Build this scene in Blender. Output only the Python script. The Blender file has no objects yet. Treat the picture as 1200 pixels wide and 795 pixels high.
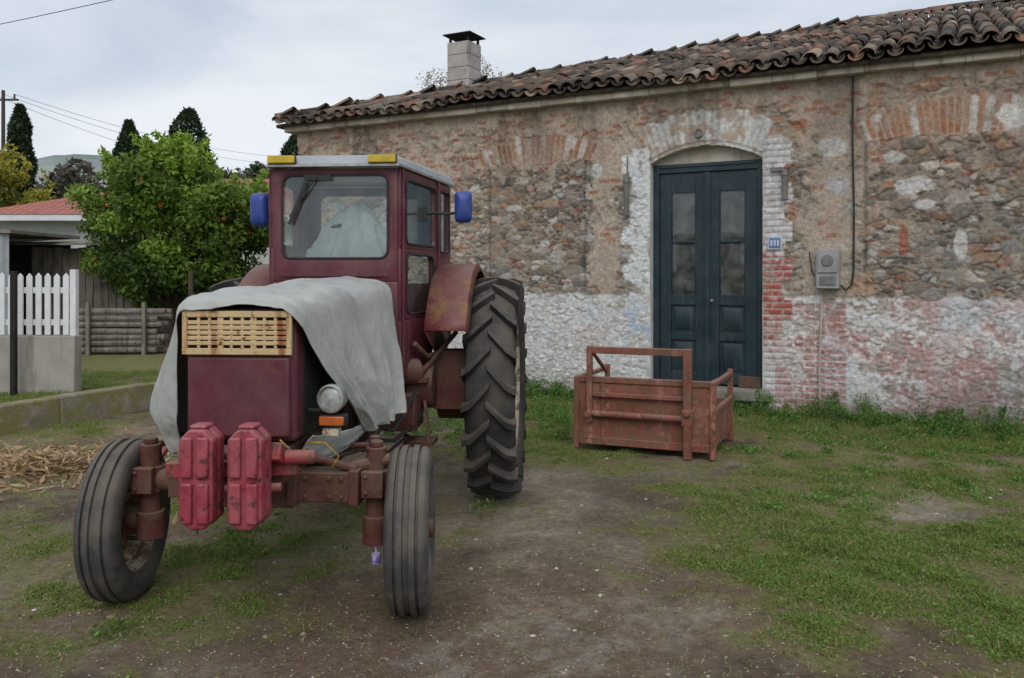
import bpy, math, random
import numpy as np
from mathutils import Vector, Matrix
random.seed(7); rng=np.random.default_rng(7)
sc=bpy.context.scene
R=math.radians
# ---------------------------------------------------------------- helpers
def hash2(ix,iy,s=0):
    ix=np.asarray(ix).astype(np.int64); iy=np.asarray(iy).astype(np.int64)
    n=(ix*374761393+iy*668265263+s*1442695041)&0xffffffff
    n=((n^(n>>13))*1274126177)&0xffffffff
    n=((n^(n>>15))*1103515245)&0xffffffff
    return ((n^(n>>16))&0xffff)/65535.0
def vn(x,y,s=0):
    x=np.asarray(x,float); y=np.asarray(y,float)
    ix=np.floor(x); iy=np.floor(y); fx=x-ix; fy=y-iy
    fx=fx*fx*(3-2*fx); fy=fy*fy*(3-2*fy)
    a=hash2(ix,iy,s); b=hash2(ix+1,iy,s); c=hash2(ix,iy+1,s); d=hash2(ix+1,iy+1,s)
    return (a*(1-fx)+b*fx)*(1-fy)+(c*(1-fx)+d*fx)*fy
def fbm(x,y,s=0,o=4):
    t=0;a=.5;w=0
    for i in range(o):
        t=t+a*vn(x*2**i+i*17.3,y*2**i-i*9.1,s+i); w+=a; a*=.55
    return t/w
def ss(x,a,b):
    t=np.clip((x-a)/(b-a),0,1); return t*t*(3-2*t)
def lerp(a,b,t): return a+(b-a)*t
def np_mesh(name,V,F,cols=None,mat=None,parent=None,smooth=False):
    me=bpy.data.meshes.new(name)
    V=np.ascontiguousarray(V,np.float32); F=np.ascontiguousarray(F,np.int32)
    me.vertices.add(len(V)); me.vertices.foreach_set('co',V.ravel())
    me.loops.add(F.size); me.loops.foreach_set('vertex_index',F.ravel())
    me.polygons.add(len(F)); me.polygons.foreach_set('loop_start',np.arange(len(F),dtype=np.int32)*F.shape[1])
    me.update(calc_edges=True); me.validate()
    if cols is not None:
        at=me.attributes.new('Col','FLOAT_COLOR','POINT')
        c=np.ones((len(V),4),np.float32); c[:,:cols.shape[1]]=cols
        at.data.foreach_set('color',c.ravel())
    me.polygons.foreach_set('use_smooth',np.full(len(me.polygons),smooth))
    if mat: me.materials.append(mat)
    ob=bpy.data.objects.new(name,me); sc.collection.objects.link(ob)
    if parent: ob.parent=parent
    return ob
def empty(name,loc=(0,0,0),rz=0):
    e=bpy.data.objects.new(name,None); e.location=loc; e.rotation_euler=(0,0,rz)
    sc.collection.objects.link(e); return e
# ---------------------------------------------------------------- materials
class NT:
    def __init__(s,name):
        s.m=bpy.data.materials.new(name); s.m.use_nodes=True
        s.t=s.m.node_tree; s.n=s.t.nodes; s.b=s.n['Principled BSDF']
        s.tc=s.n.new('ShaderNodeTexCoord')
    def link(s,a,b): s.t.links.new(a,b)
    def noise(s,scale,detail=6,rough=.6,vec=None,dist=0):
        n=s.n.new('ShaderNodeTexNoise'); n.inputs['Scale'].default_value=scale
        n.inputs['Detail'].default_value=detail; n.inputs['Roughness'].default_value=rough
        n.inputs['Distortion'].default_value=dist
        s.link(vec or s.tc.outputs['Object'],n.inputs['Vector']); return n.outputs['Fac']
    def ramp(s,fac,a,b,ca=(0,0,0),cb=(1,1,1)):
        r=s.n.new('ShaderNodeValToRGB'); r.color_ramp.elements[0].position=a; r.color_ramp.elements[1].position=b
        r.color_ramp.elements[0].color=(*ca,1); r.color_ramp.elements[1].color=(*cb,1)
        s.link(fac,r.inputs[0]); return r.outputs[0]
    def mix(s,fac,a,b,mode='MIX'):
        m=s.n.new('ShaderNodeMix'); m.data_type='RGBA'; m.blend_type=mode
        for i,v in ((0,fac),(6,a),(7,b)):
            if isinstance(v,(int,float)): m.inputs[i].default_value=v
            elif isinstance(v,tuple): m.inputs[i].default_value=(*v,1)
            else: s.link(v,m.inputs[i])
        return m.outputs[2]
    def attr(s,n='Col'):
        a=s.n.new('ShaderNodeAttribute'); a.attribute_name=n; return a.outputs['Color']
    def color(s,c):
        if isinstance(c,tuple): s.b.inputs['Base Color'].default_value=(*c,1)
        else: s.link(c,s.b.inputs['Base Color'])
    def bump(s,h,st=.3,d=.01):
        b=s.n.new('ShaderNodeBump'); b.inputs['Strength'].default_value=st; b.inputs['Distance'].default_value=d
        s.link(h,b.inputs['Height']); s.link(b.outputs[0],s.b.inputs['Normal'])
    def normz(s):
        g=s.n.new('ShaderNodeNewGeometry'); x=s.n.new('ShaderNodeSeparateXYZ'); s.link(g.outputs['Normal'],x.inputs[0]); return x.outputs['Z']
def pmat(name,c1,c2=None,scale=5,rough=.7,metal=0,bump=.2,bscale=60,rust=None,dust=None,streak=None,bd=.004,spec=.4,fade=None):
    t=NT(name)
    c2=c2 or tuple(x*.7 for x in c1)
    col=t.mix(t.ramp(t.noise(scale,8),.35,.65),c1,c2)
    if fade: col=t.mix(t.ramp(t.noise(fade[2],9,.7,dist=.6),.40,.72,(0,)*3,(fade[1],)*3),col,fade[0])
    if streak:
        mp=t.n.new('ShaderNodeMapping'); mp.inputs['Scale'].default_value=(1,1,.12); t.link(t.tc.outputs['Object'],mp.inputs[0])
        f=t.ramp(t.noise(streak[1],6,vec=mp.outputs[0]),streak[2],streak[2]+.12)
        col=t.mix(f,col,streak[0])
    rg=None
    if rust:
        f=t.ramp(t.noise(rust[2],10,.7),rust[1],rust[1]+.06)
        rc=t.mix(t.ramp(t.noise(30,5),.3,.7),rust[0],tuple(x*.45 for x in rust[0]))
        col=t.mix(f,col,rc); rg=f
    if dust:
        z=t.ramp(t.normz(),.1,.9)
        f=t.mix(1.0,z,t.ramp(t.noise(14,8),.3,.7,(.25,)*3,(dust[1],)*3),'MULTIPLY')
        f2=t.mix(1.0,f,t.ramp(t.noise(4,8),.42,.72,(.03,)*3,(dust[1]*.7,)*3),'ADD')
        col=t.mix(f2,col,dust[0])
    t.color(col)
    if rg is not None:
        t.link(t.ramp(rg,0,1,(rough,)*3,(.9,)*3),t.b.inputs['Roughness'])
    else: t.link(t.ramp(t.noise(9,6),.3,.7,(max(rough-.08,.02),)*3,(min(rough+.12,1),)*3),t.b.inputs['Roughness'])
    t.b.inputs['Metallic'].default_value=metal
    t.b.inputs['Specular IOR Level'].default_value=spec
    t.bump(t.noise(bscale,6),bump,bd)
    return t.m
DUST=(.24,.19,.14)
RUST=(.16,.06,.03)
M_mar=pmat('maroon_paint',(.112,.011,.032),(.075,.009,.024),3,.46,rust=(RUST,.61,9),dust=(DUST,.33),streak=((.16,.06,.06),12,.60),bump=.12,fade=((.19,.06,.075),.45,5))
M_marrust=pmat('maroon_greasy',(.13,.022,.024),(.06,.014,.014),9,.68,rust=((.13,.05,.028),.46,12),dust=((.20,.15,.11),.65),bump=.6,bscale=45)
M_fend=pmat('fender_paint',(.17,.024,.036),(.12,.018,.034),4,.55,rust=((.33,.12,.06),.48,5),dust=(DUST,.35),bump=.15,fade=((.30,.12,.10),.6,6))
M_wt=pmat('weight_paint',(.31,.018,.038),(.23,.016,.03),7,.6,rust=((.07,.016,.018),.545,20),dust=((.40,.17,.17),.5),bump=.6,bscale=30,fade=((.42,.12,.14),.6,11))
M_redpipe=pmat('red_pipe',(.34,.035,.05),(.22,.025,.03),8,.6,rust=((.12,.045,.03),.50,16),dust=((.4,.25,.2),.4),bump=.3)
M_tyre=pmat('tyre_rubber',(.022,.023,.025),(.035,.035,.036),6,.75,dust=((.14,.115,.09),.8),bump=.4,bscale=80)
M_tyreF=pmat('tyre_dusty',(.035,.037,.040),(.055,.055,.056),5,.8,dust=((.19,.155,.12),.7),bump=.35,bscale=80,fade=((.15,.13,.105),.6,9))
M_rim=pmat('cream_rim',(.55,.50,.38),(.45,.38,.27),6,.55,rust=((.2,.09,.04),.49,10),dust=(DUST,.4))
M_grille=pmat('grille_cream',(.60,.45,.25),(.52,.37,.19),9,.6,streak=((.27,.09,.035),14,.53),rust=((.26,.08,.03),.575,16),bump=.3)
M_dark=pmat('dark_void',(.012,.011,.011),(.02,.017,.015),8,.8)
M_engine=pmat('engine_iron',(.045,.035,.03),(.09,.05,.035),10,.7,rust=(RUST,.58,16),dust=((.14,.1,.08),.5),bump=.7,bscale=30)
M_black=pmat('black_rubber',(.02,.02,.02),(.03,.03,.03),9,.6)
M_roofm=pmat('cab_roof_metal',(.42,.46,.50),(.32,.36,.39),6,.5,rust=((.3,.2,.14),.64,9),dust=((.3,.28,.25),.35))
M_blue=pmat('blue_plastic',(.01,.045,.32),(.012,.04,.24),6,.4,bump=.05,dust=((.2,.22,.3),.3))
M_amber=pmat('amber_lens',(.66,.46,.02),(.45,.32,.02),9,.35,bump=.05,dust=(DUST,.25))
M_orange=pmat('orange_lens',(.55,.13,.02),(.4,.09,.02),9,.3,bump=.05)
M_chrome=pmat('dull_chrome',(.5,.5,.48),(.35,.33,.3),20,.4,metal=.7,bump=.1,rust=(RUST,.64,30))
M_lens=pmat('lamp_glass',(.42,.44,.42),(.30,.31,.29),40,.12,bump=.3,bscale=120,spec=.8)
M_cloth=pmat('interior_cloth',(.75,.80,.77),(.55,.6,.58),6,.7)
M_purp=pmat('purple_plastic',(.12,.05,.4),(.5,.5,.6),30,.5)
M_yel=pmat('yellow_strap',(.6,.42,.03),(.02,.02,.02),40,.6)
def tarp_mat():
    t=NT('tarp_cloth')
    c=t.mix(t.ramp(t.noise(2.2,8),.35,.65),(.47,.48,.46),(.38,.39,.37))
    c=t.mix(t.ramp(t.noise(4,9,.75),.48,.74,(0,)*3,(.5,)*3),c,(.28,.25,.20))
    t.color(c); t.b.inputs['Roughness'].default_value=.55; t.b.inputs['Specular IOR Level'].default_value=.35
    t.bump(t.noise(8,6,dist=1.5),.35,.02); return t.m
M_tarp=tarp_mat()
def glass_mat(name,tint=(.75,.82,.80),refl=.12,dirt=.18):
    t=NT(name); n=t.n
    tr=n.new('ShaderNodeBsdfTransparent'); tr.inputs[0].default_value=(*tint,1)
    gl=n.new('ShaderNodeBsdfGlossy'); gl.inputs['Roughness'].default_value=.04; gl.inputs[0].default_value=(.9,.95,1,1)
    df=n.new('ShaderNodeBsdfDiffuse'); df.inputs[0].default_value=(.4,.42,.4,1)
    fr=n.new('ShaderNodeFresnel'); fr.inputs[0].default_value=1.5
    ad=n.new('ShaderNodeMath'); ad.operation='ADD'; ad.inputs[1].default_value=refl; t.link(fr.outputs[0],ad.inputs[0])
    m1=n.new('ShaderNodeMixShader'); t.link(ad.outputs[0],m1.inputs[0]); t.link(tr.outputs[0],m1.inputs[1]); t.link(gl.outputs[0],m1.inputs[2])
    m2=n.new('ShaderNodeMixShader'); t.link(t.ramp(t.noise(6,8),.35,.75,(dirt*.3,)*3,(dirt*1.6,)*3),m2.inputs[0])
    t.link(m1.outputs[0],m2.inputs[1]); t.link(df.outputs[0],m2.inputs[2])
    t.link(m2.outputs[0],n['Material Output'].inputs[0]); return t.m
M_glass=glass_mat('cab_glass',(.86,.93,.90),.06,.12); M_dglass=glass_mat('door_glass',(.5,.5,.48),.02,.2)
def leaf_mat(name):
    t=NT(name); a=t.attr(); t.color(a); t.b.inputs['Roughness'].default_value=.55
    t.b.inputs['Specular IOR Level'].default_value=.3
    tl=t.n.new('ShaderNodeBsdfTranslucent'); t.link(a,tl.inputs[0])
    m=t.n.new('ShaderNodeMixShader'); m.inputs[0].default_value=.3
    t.link(t.b.outputs[0],m.inputs[1]); t.link(tl.outputs[0],m.inputs[2]); t.link(m.outputs[0],t.n['Material Output'].inputs[0]); return t.m
M_leaf=leaf_mat('leaf')
def vcol_mat(name,lo=.72,hi=1.22,ns=35,bst=.5,bd=.01,rough=.9,bs=50,spots=None,wet=False):
    t=NT(name); c=t.mix(1.0,t.attr(),t.ramp(t.noise(ns,8,.7),.25,.75,(lo,)*3,(hi,)*3),'MULTIPLY')
    if spots: c=t.mix(t.ramp(t.noise(spots[0],4,.6),spots[1],spots[1]+.05,(0,)*3,(spots[3],)*3),c,spots[2])
    t.color(c); t.b.inputs['Specular IOR Level'].default_value=.2
    if wet: t.link(t.ramp(t.noise(1.1,6),.46,.62,(.95,)*3,(.55,)*3),t.b.inputs['Roughness']); t.b.inputs['Specular IOR Level'].default_value=.35
    else: t.b.inputs['Roughness'].default_value=rough
    t.bump(t.noise(bs,8,.7),bst,bd); return t.m
M_wall=vcol_mat('rubble_masonry',.6,1.34,24,.9,.02,spots=(55,.66,(.10,.09,.08),.6)); M_tile=vcol_mat('roof_tile_clay',.55,1.35,22,.5,.01,spots=(18,.62,(.22,.21,.18),.6))
M_ground=vcol_mat('earth',.5,1.42,24,1.,.03,.95,50,spots=(90,.68,(.40,.36,.30),.45),wet=True)
M_stone=vcol_mat('pebble',.6,1.3,30,.4,.01)
M_bark=pmat('bark',(.10,.075,.05),(.05,.04,.03),12,.9,bump=.8,bscale=25,bd=.02)
# ---------------------------------------------------------------- mesh builder
class MB:
    def __init__(s): s.v=[];s.f=[];s.mi=[]
    def add(s,vs,fs,m=0):
        o=len(s.v); s.v+= [tuple(v) for v in vs]; s.f+=[tuple(i+o for i in f) for f in fs]; s.mi+=[m]*len(fs)
    def hexa(s,p,m=0):
        s.add(p,[(0,3,2,1),(4,5,6,7),(0,1,5,4),(1,2,6,5),(2,3,7,6),(3,0,4,7)],m)
    def box(s,c,d,m=0,rot=None):
        x,y,z=d[0]/2,d[1]/2,d[2]/2
        p=[(-x,-y,-z),(x,-y,-z),(x,y,-z),(-x,y,-z),(-x,-y,z),(x,-y,z),(x,y,z),(-x,y,z)]
        M=Matrix.Identity(3) if rot is None else __import__('mathutils').Euler(rot).to_matrix()
        s.hexa([M@Vector(q)+Vector(c) for q in p],m)
    def bx(s,x0,x1,y0,y1,z0,z1,m=0): s.box(((x0+x1)/2,(y0+y1)/2,(z0+z1)/2),(x1-x0,y1-y0,z1-z0),m)
    def bar(s,p0,p1,w,h,m=0):
        p0=Vector(p0);p1=Vector(p1); d=(p1-p0).normalized()
        up=Vector((0,0,1)) if abs(d.z)<.9 else Vector((0,1,0))
        a=d.cross(up).normalized()*w/2; b=a.cross(d).normalized()*h/2
        s.hexa([p0-a-b,p0+a-b,p1+a-b,p1-a-b,p0-a+b,p0+a+b,p1+a+b,p1-a+b],m)
    def cyl(s,p0,p1,r0,r1=None,n=16,m=0):
        r1=r0 if r1 is None else r1
        p0=Vector(p0);p1=Vector(p1); d=(p1-p0).normalized()
        up=Vector((0,0,1)) if abs(d.z)<.9 else Vector((1,0,0))
        a=d.cross(up).normalized(); b=a.cross(d)
        vs=[];
        for k in range(n):
            t=2*math.pi*k/n; e=a*math.cos(t)+b*math.sin(t); vs+=[p0+e*r0,p1+e*r1]
        fs=[(2*k,2*((k+1)%n),2*((k+1)%n)+1,2*k+1) for k in range(n)]
        fs+=[tuple(2*k for k in range(n))[::-1],tuple(2*k+1 for k in range(n))]
        s.add(vs,fs,m)
    def tube(s,pts,r,n=8,m=0,closed=False):
        pts=[Vector(p) for p in pts]; N=len(pts); vs=[]; pa=None
        for i,p in enumerate(pts):
            if closed: d=(pts[(i+1)%N]-pts[i-1])
            else: d=pts[min(i+1,N-1)]-pts[max(i-1,0)]
            d.normalize()
            if pa is None:
                up=Vector((0,0,1)) if abs(d.z)<.9 else Vector((1,0,0)); a=d.cross(up).normalized()
            else: a=(pa-d*pa.dot(d)).normalized()
            pa=a; b=d.cross(a); rr=r[i] if isinstance(r,(list,tuple)) else r
            vs+=[p+(a*math.cos(2*math.pi*k/n)+b*math.sin(2*math.pi*k/n))*rr for k in range(n)]
        fs=[]
        for i in range(N if closed else N-1):
            j=(i+1)%N
            fs+=[(i*n+k,i*n+(k+1)%n,j*n+(k+1)%n,j*n+k) for k in range(n)]
        if not closed: fs+=[tuple(range(n))[::-1],tuple((N-1)*n+k for k in range(n))]
        s.add(vs,fs,m)
    def lathe(s,prof,c=(0,0,0),n=48,m=0,closed=False):
        vs=[];P=len(prof)
        for i in range(n):
            t=2*math.pi*i/n
            for a,r in prof: vs.append((c[0]+a,c[1]+r*math.cos(t),c[2]+r*math.sin(t)))
        fs=[]
        for i in range(n):
            j=(i+1)%n
            for k in range(P if closed else P-1):
                l=(k+1)%P; fs.append((i*P+k,j*P+k,j*P+l,i*P+l))
        s.add(vs,fs,m)
    def ring(s,o,U,V,rect,hole,rad,m=0,seg=5):
        o=Vector(o);U=Vector(U);V=Vector(V); u0,v0,u1,v1=rect; a0,b0,a1,b1=hole
        P=lambda u,v:o+U*u+V*v
        cs=[(u0,v0),(u1,v0),(u1,v1),(u0,v1)]
        cc=[(a0+rad,b0+rad,180),(a1-rad,b0+rad,270),(a1-rad,b1-rad,0),(a0+rad,b1-rad,90)]
        vs=[P(*c) for c in cs]; out=[]
        for cx,cy,st in cc:
            for k in range(seg+1):
                t=R(st+90*k/seg); q=P(cx+rad*math.cos(t),cy+rad*math.sin(t)); vs.append(q); out.append(q)
        fs=[]; n=seg+1
        for c in range(4):
            for k in range(seg): fs.append((c,4+c*n+k+1,4+c*n+k))
            d=(c+1)%4; fs.append((c,d,4+d*n,4+c*n+seg))
        s.add(vs,fs,m); return out
    def obj(s,name,mats,parent=None,bevel=0,smooth=35,solid=0,seg=2,off=0):
        me=bpy.data.meshes.new(name); me.from_pydata(s.v,[],s.f); me.update()
        if not isinstance(mats,(list,tuple)): mats=[mats]
        for m in mats: me.materials.append(m)
        me.polygons.foreach_set('material_index',s.mi)
        import bmesh
        bm=bmesh.new(); bm.from_mesh(me); bmesh.ops.recalc_face_normals(bm,faces=bm.faces); bm.to_mesh(me); bm.free()
        if smooth:
            me.polygons.foreach_set('use_smooth',[True]*len(me.polygons)); me.set_sharp_from_angle(angle=R(smooth))
        ob=bpy.data.objects.new(name,me); sc.collection.objects.link(ob)
        if parent: ob.parent=parent
        if solid:
            md=ob.modifiers.new('s','SOLIDIFY'); md.thickness=solid; md.offset=off
        if bevel:
            md=ob.modifiers.new('b','BEVEL'); md.width=bevel; md.segments=seg; md.limit_method='ANGLE'; md.angle_limit=R(40); md.harden_normals=False
        return ob
# ---------------------------------------------------------------- camera, sky, sun
cam=bpy.data.cameras.new('camera'); co=bpy.data.objects.new('camera',cam); sc.collection.objects.link(co)
co.location=(0,0,1.65); co.rotation_euler=(R(90),0,0); cam.sensor_width=36; cam.lens=29.7; cam.shift_y=-.0604; cam.clip_end=2000
sc.camera=co
w=bpy.data.worlds.new('World'); sc.world=w; w.use_nodes=True; nt=w.node_tree; nt.nodes.clear()
N=nt.nodes.new; L=nt.links.new
AZ,EL=182,42
sky=N('ShaderNodeTexSky'); sky.sky_type='NISHITA'; sky.sun_disc=False; sky.sun_elevation=R(EL); sky.sun_rotation=R(AZ)
b1=N('ShaderNodeBackground'); b1.inputs[1].default_value=.1; L(sky.outputs[0],b1.inputs[0])
tc=N('ShaderNodeTexCoord'); mp=N('ShaderNodeMapping'); mp.inputs['Scale'].default_value=(1,1,3.2); L(tc.outputs['Generated'],mp.inputs[0])
no=N('ShaderNodeTexNoise'); no.inputs['Scale'].default_value=1.9; no.inputs['Detail'].default_value=6; no.inputs['Roughness'].default_value=.52; no.inputs['Distortion'].default_value=.4; L(mp.outputs[0],no.inputs['Vector'])
rp=N('ShaderNodeValToRGB'); e=rp.color_ramp.elements; e[0].position=.36; e[0].color=(.54,.62,.73,1); e[1].position=.64; e[1].color=(.87,.90,.94,1); L(no.outputs[0],rp.inputs[0])
b2=N('ShaderNodeBackground'); b2.inputs[1].default_value=1.03; L(rp.outputs[0],b2.inputs[0])
mx=N('ShaderNodeMixShader'); mx.inputs[0].default_value=.88; L(b1.outputs[0],mx.inputs[1]); L(b2.outputs[0],mx.inputs[2])
ou=N('ShaderNodeOutputWorld'); L(mx.outputs[0],ou.inputs[0])
sl=bpy.data.lights.new('sun','SUN'); sl.energy=1.35; sl.angle=R(40); sl.color=(1,.97,.92)
so=bpy.data.objects.new('sun',sl); sc.collection.objects.link(so); so.location=(5,-5,12)
az=R(AZ); el=R(EL); dvec=Vector((math.sin(az)*math.cos(el),math.cos(az)*math.cos(el),math.sin(el)))
so.rotation_euler=dvec.to_track_quat('Z','Y').to_euler()
sc.view_settings.view_transform='Standard'; sc.view_settings.look='None'; sc.view_settings.exposure=0
# ---------------------------------------------------------------- ground
YR=.26
def kx(y): return -5.35+.447*(y-8.8)
def dwall(x,y): return (22.4-1.919*y-x)/2.164
def gz(x,y):
    x=np.asarray(x,float);y=np.asarray(y,float)
    near=np.exp(-(np.maximum(0,np.hypot(x,y-5)-12)/8)**2)
    h=.035*(fbm(x*.8,y*.8,3)-.5)+.026*(fbm(x*4,y*4,5)-.5)+.010*(fbm(x*14,y*14,6)-.5)
    h=h*near+ YR*ss(kx(y)-x,-.02,.15)
    h+=.05*ss(1.0-dwall(x,y),0,1)*near*(x>-3.5)
    for xc in (-.45,.75): h=h-.025*np.exp(-((x-xc-.12*(y-4))/.16)**2)*ss(8-y,0,1.5)*ss(y,0,2.5)
    return h
def gden(x,y):
    n=fbm(x*1.3,y*1.3,21); n2=fbm(x*4.5,y*4.5,31); d=dwall(x,y)
    right=ss(x,.25,1.5)*.40
    wall=ss(1.8-d,0,1.4)*.55*(x>-1.5)
    side=.30*ss(x,-1.3,-.2)*ss(y,6.8,8.5)*ss(.9-x,0,.6)
    path=-.50*np.exp(-((x-.05)/.8)**2)*ss(8.2-y,0,1.8)-.3*np.exp(-((x-1.0)/.8)**2)*np.exp(-((y-7.3)/.9)**2)
    front=-.40*ss(4.3-y,0,.9)*ss(1.0-x,0,1)
    bare=-.55*np.exp(-(((x-2.75)/.65)**2+((y-5.9)/.45)**2))
    left=.14*np.exp(-(((x+2.0)/1.1)**2+((y-4.8)/.7)**2))+.02*ss(-x,1.5,4)-.30*ss(-x,2.4,3.4)*ss(8.8-y,0,1.5)*ss(y,5,6)
    yard=.6*(kx(y)-x>.2)
    return (n-.5)*1.35+(n2-.5)*1.1+right+wall+side+path+front+bare+left+yard-.05
def axis(a,b,st,lo,hi,k=1.25):
    c=list(np.arange(a,b,st)); d=st; x=a; l=[]
    while x>lo: d*=k; x-=d; l.append(x)
    d=st; x=c[-1]; r=[]
    while x<hi: d*=k; x+=d; r.append(x)
    return np.array(l[::-1]+c+r)
gxs=axis(-7,7.5,.03,-500,500); gys=axis(2.2,12.5,.03,-60,900)
GX,GY=np.meshgrid(gxs,gys); D=gden(GX,GY); Z=gz(GX,GY)
nn=fbm(GX*2.2,GY*2.2,41)[...,None]; n3=fbm(GX*9,GY*9,43)[...,None]
dirt=lerp(np.array([.185,.128,.082]),np.array([.34,.265,.185]),ss(nn*.6+n3*.4,.34,.66))
dirt=lerp(dirt,np.array([.20,.132,.092]),(ss(4.8-GY,0,1.2)*ss(1.5-GX,0,1.5))[...,None]*.65)
dirt=lerp(dirt,np.array([.38,.34,.28]),ss(n3*nn*2,.55,.85)*.5)
pale=np.exp(-(((GX-2.75)/.7)**2+((GY-5.9)/.5)**2))+.7*np.exp(-(((GX-1.3)/.6)**2+((GY-7.2)/.5)**2))+.5*np.exp(-((GX-.1)/.8)**2)*ss(GY,4.2,5.5)*ss(8-GY,0,1)
dirt=lerp(dirt,np.array([.42,.37,.29]),np.clip(pale,0,1)[...,None]*.6)
wet=ss(fbm(GX*.9+3,GY*.9,49),.47,.62)[...,None]; dirt=dirt*(1-.36*wet)
rut=sum(np.exp(-((GX-xc-.12*(GY-4))/.16)**2) for xc in (-.45,.75))*ss(8-GY,0,1.5); dirt=dirt*(1-.22*rut*ss(n3[...,0],.3,.6))[...,None]
moss=lerp(np.array([.25,.22,.07]),np.array([.15,.17,.045]),n3)
mk=ss(D+(n3[...,0]-.5)*.8+(nn[...,0]-.5)*.3,-.28,.18)[...,None]*.78
gc=lerp(dirt,moss,mk)
gc=gc*(.82+.36*fbm(GX*22,GY*22,45,3))[...,None]
far=ss(np.hypot(GX,GY),18,40)[...,None]; gc=lerp(gc,np.array([.09,.11,.045]),far)
ny,nx=GX.shape; idx=np.arange(nx*ny).reshape(ny,nx)
Fg=np.stack([idx[:-1,:-1],idx[:-1,1:],idx[1:,1:],idx[1:,:-1]],-1).reshape(-1,4)
np_mesh('ground',np.stack([GX,GY,Z],-1).reshape(-1,3),Fg,gc.reshape(-1,3),M_ground,smooth=True)
def blades(name,P,h,wd,cols,lean=.6,mat=M_leaf):
    n=len(P); a=rng.uniform(0,2*np.pi,n); b=rng.uniform(0,2*np.pi,n); l=rng.uniform(.1,lean,n)*h
    t=np.stack([np.cos(a),np.sin(a),np.zeros(n)],1)*wd[:,None]/2; ld=np.stack([np.cos(b),np.sin(b),np.zeros(n)],1)
    mid=P+ld*(l*.35)[:,None]+np.array([0,0,1])*(h*.6)[:,None]; tip=P+ld*l[:,None]+np.array([0,0,1])*h[:,None]
    V=np.stack([P-t,P+t,mid+t*.8,tip,mid-t*.8],1).reshape(-1,3)
    F=np.arange(5*n).reshape(n,5)
    C=np.repeat(cols,5,0); C=C*np.tile(np.array([.7,.7,1,1.15,1]),n)[:,None]
    return np_mesh(name,V,F,C,mat)
def leaves_geo(C,size,tilt=None,asp=.5):
    n=len(C); nrm=rng.normal(size=(n,3))
    if tilt is not None: nrm=nrm*tilt+np.array([0,0,1])
    nrm/=np.linalg.norm(nrm,axis=1,keepdims=True)
    r=rng.normal(size=(n,3)); a=np.cross(nrm,r); a/=np.linalg.norm(a,axis=1,keepdims=True)+1e-9; b=np.cross(nrm,a)
    s=size[:,None]
    V=np.stack([C-a*s,C+b*s*asp,C+a*s,C-b*s*asp],1).reshape(-1,3)
    return V,np.arange(4*n).reshape(n,4)
def leafobj(name,C,size,cols,parent=None,tilt=None,asp=.5):
    V,F=leaves_geo(C,size,tilt,asp); return np_mesh(name,V,F,np.repeat(cols,4,0),M_leaf,parent)
def gsample(n,ymin=2.5,ymax=12.4):
    y=np.exp(rng.uniform(np.log(ymin),np.log(ymax),n)); x=rng.uniform(-1,1,n)*(y*.66+.6); return x,y
x,y=gsample(700000); d=gden(x,y); k=(rng.uniform(0,1,len(x))<(ss(d,.02,.50)**1.2+.015))&(dwall(x,y)>.02)&(np.abs(kx(y)-x-.1)>.14)
x=x[k];y=y[k];d=d[k]
P=np.stack([x,y,gz(x,y)-.004],1); hh=rng.uniform(.010,.032,len(x))*(1+1.6*ss(d,.3,.8))
base=lerp(np.array([.13,.21,.04]),np.array([.27,.32,.08]),rng.uniform(0,1,(len(x),1)))
pn=fbm(x*1.1,y*1.1,61)[:,None]; base=lerp(base,np.array([.33,.29,.13]),ss(pn,.48,.70)*.5)
dry=(rng.uniform(0,1,len(x))<.10)[:,None]; base=np.where(dry,np.array([.42,.35,.20]),base)
blades('grass',P,hh,rng.uniform(.003,.006,len(x)),base,1.3)
x,y=gsample(420000); d=gden(x,y); k=(rng.uniform(0,1,len(x))<ss(d,.08,.55))&(dwall(x,y)>.02)&(np.abs(kx(y)-x-.1)>.14)
x=x[k];y=y[k];d=d[k]
lift=rng.uniform(0,1,len(x))**1.5*(.012+.06*ss(d,.35,.9))
base=lerp(np.array([.10,.20,.035]),np.array([.22,.35,.075]),rng.uniform(0,1,(len(x),1)))
leafobj('clover_weeds',np.stack([x,y,gz(x,y)+.003+lift],1),rng.uniform(.004,.011,len(x)),base,tilt=.35,asp=.8)
Cs=[];Sz=[];Cl=[]
def clump(px,py,r,h,n,col):
    t=rng.uniform(0,1,n)**.7; a=rng.uniform(0,6.28,n); rr=r*np.sqrt(rng.uniform(0,1,n))*(1-.45*t)
    X=px+rr*np.cos(a); Y=py+rr*np.sin(a); Cs.append(np.stack([X,Y,gz(X,Y)+t*h],1)); Sz.append(rng.uniform(.008,.022,n))
    Cl.append(np.array(col)*rng.uniform(.55,1.5,(n,1)))
for i in range(380):
    u=rng.uniform(-4.6,4.5)
    dd=abs(rng.normal(0,.34))+.05
    if u<-.2: dd*=.55
    if -1.8<u<.1 and rng.uniform()<.4: continue
    X=3.21+.8868*u-.4621*dd; Y=10-.4621*u-.8868*dd
    g=(.085,.175,.035) if rng.uniform()<.6 else (.12,.23,.05)
    clump(X,Y,rng.uniform(.05,.18),rng.uniform(.03,.24)*(1.3-min(dd,1)*.8),int(rng.uniform(60,190)),g)
for i in range(90):
    X=rng.uniform(-1.3,.6); Y=rng.uniform(8.3,10.6)
    if dwall(X,Y)<.1: continue
    clump(X,Y,rng.uniform(.08,.2),rng.uniform(.06,.2),int(rng.uniform(60,150)),(.11,.22,.04))
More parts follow.
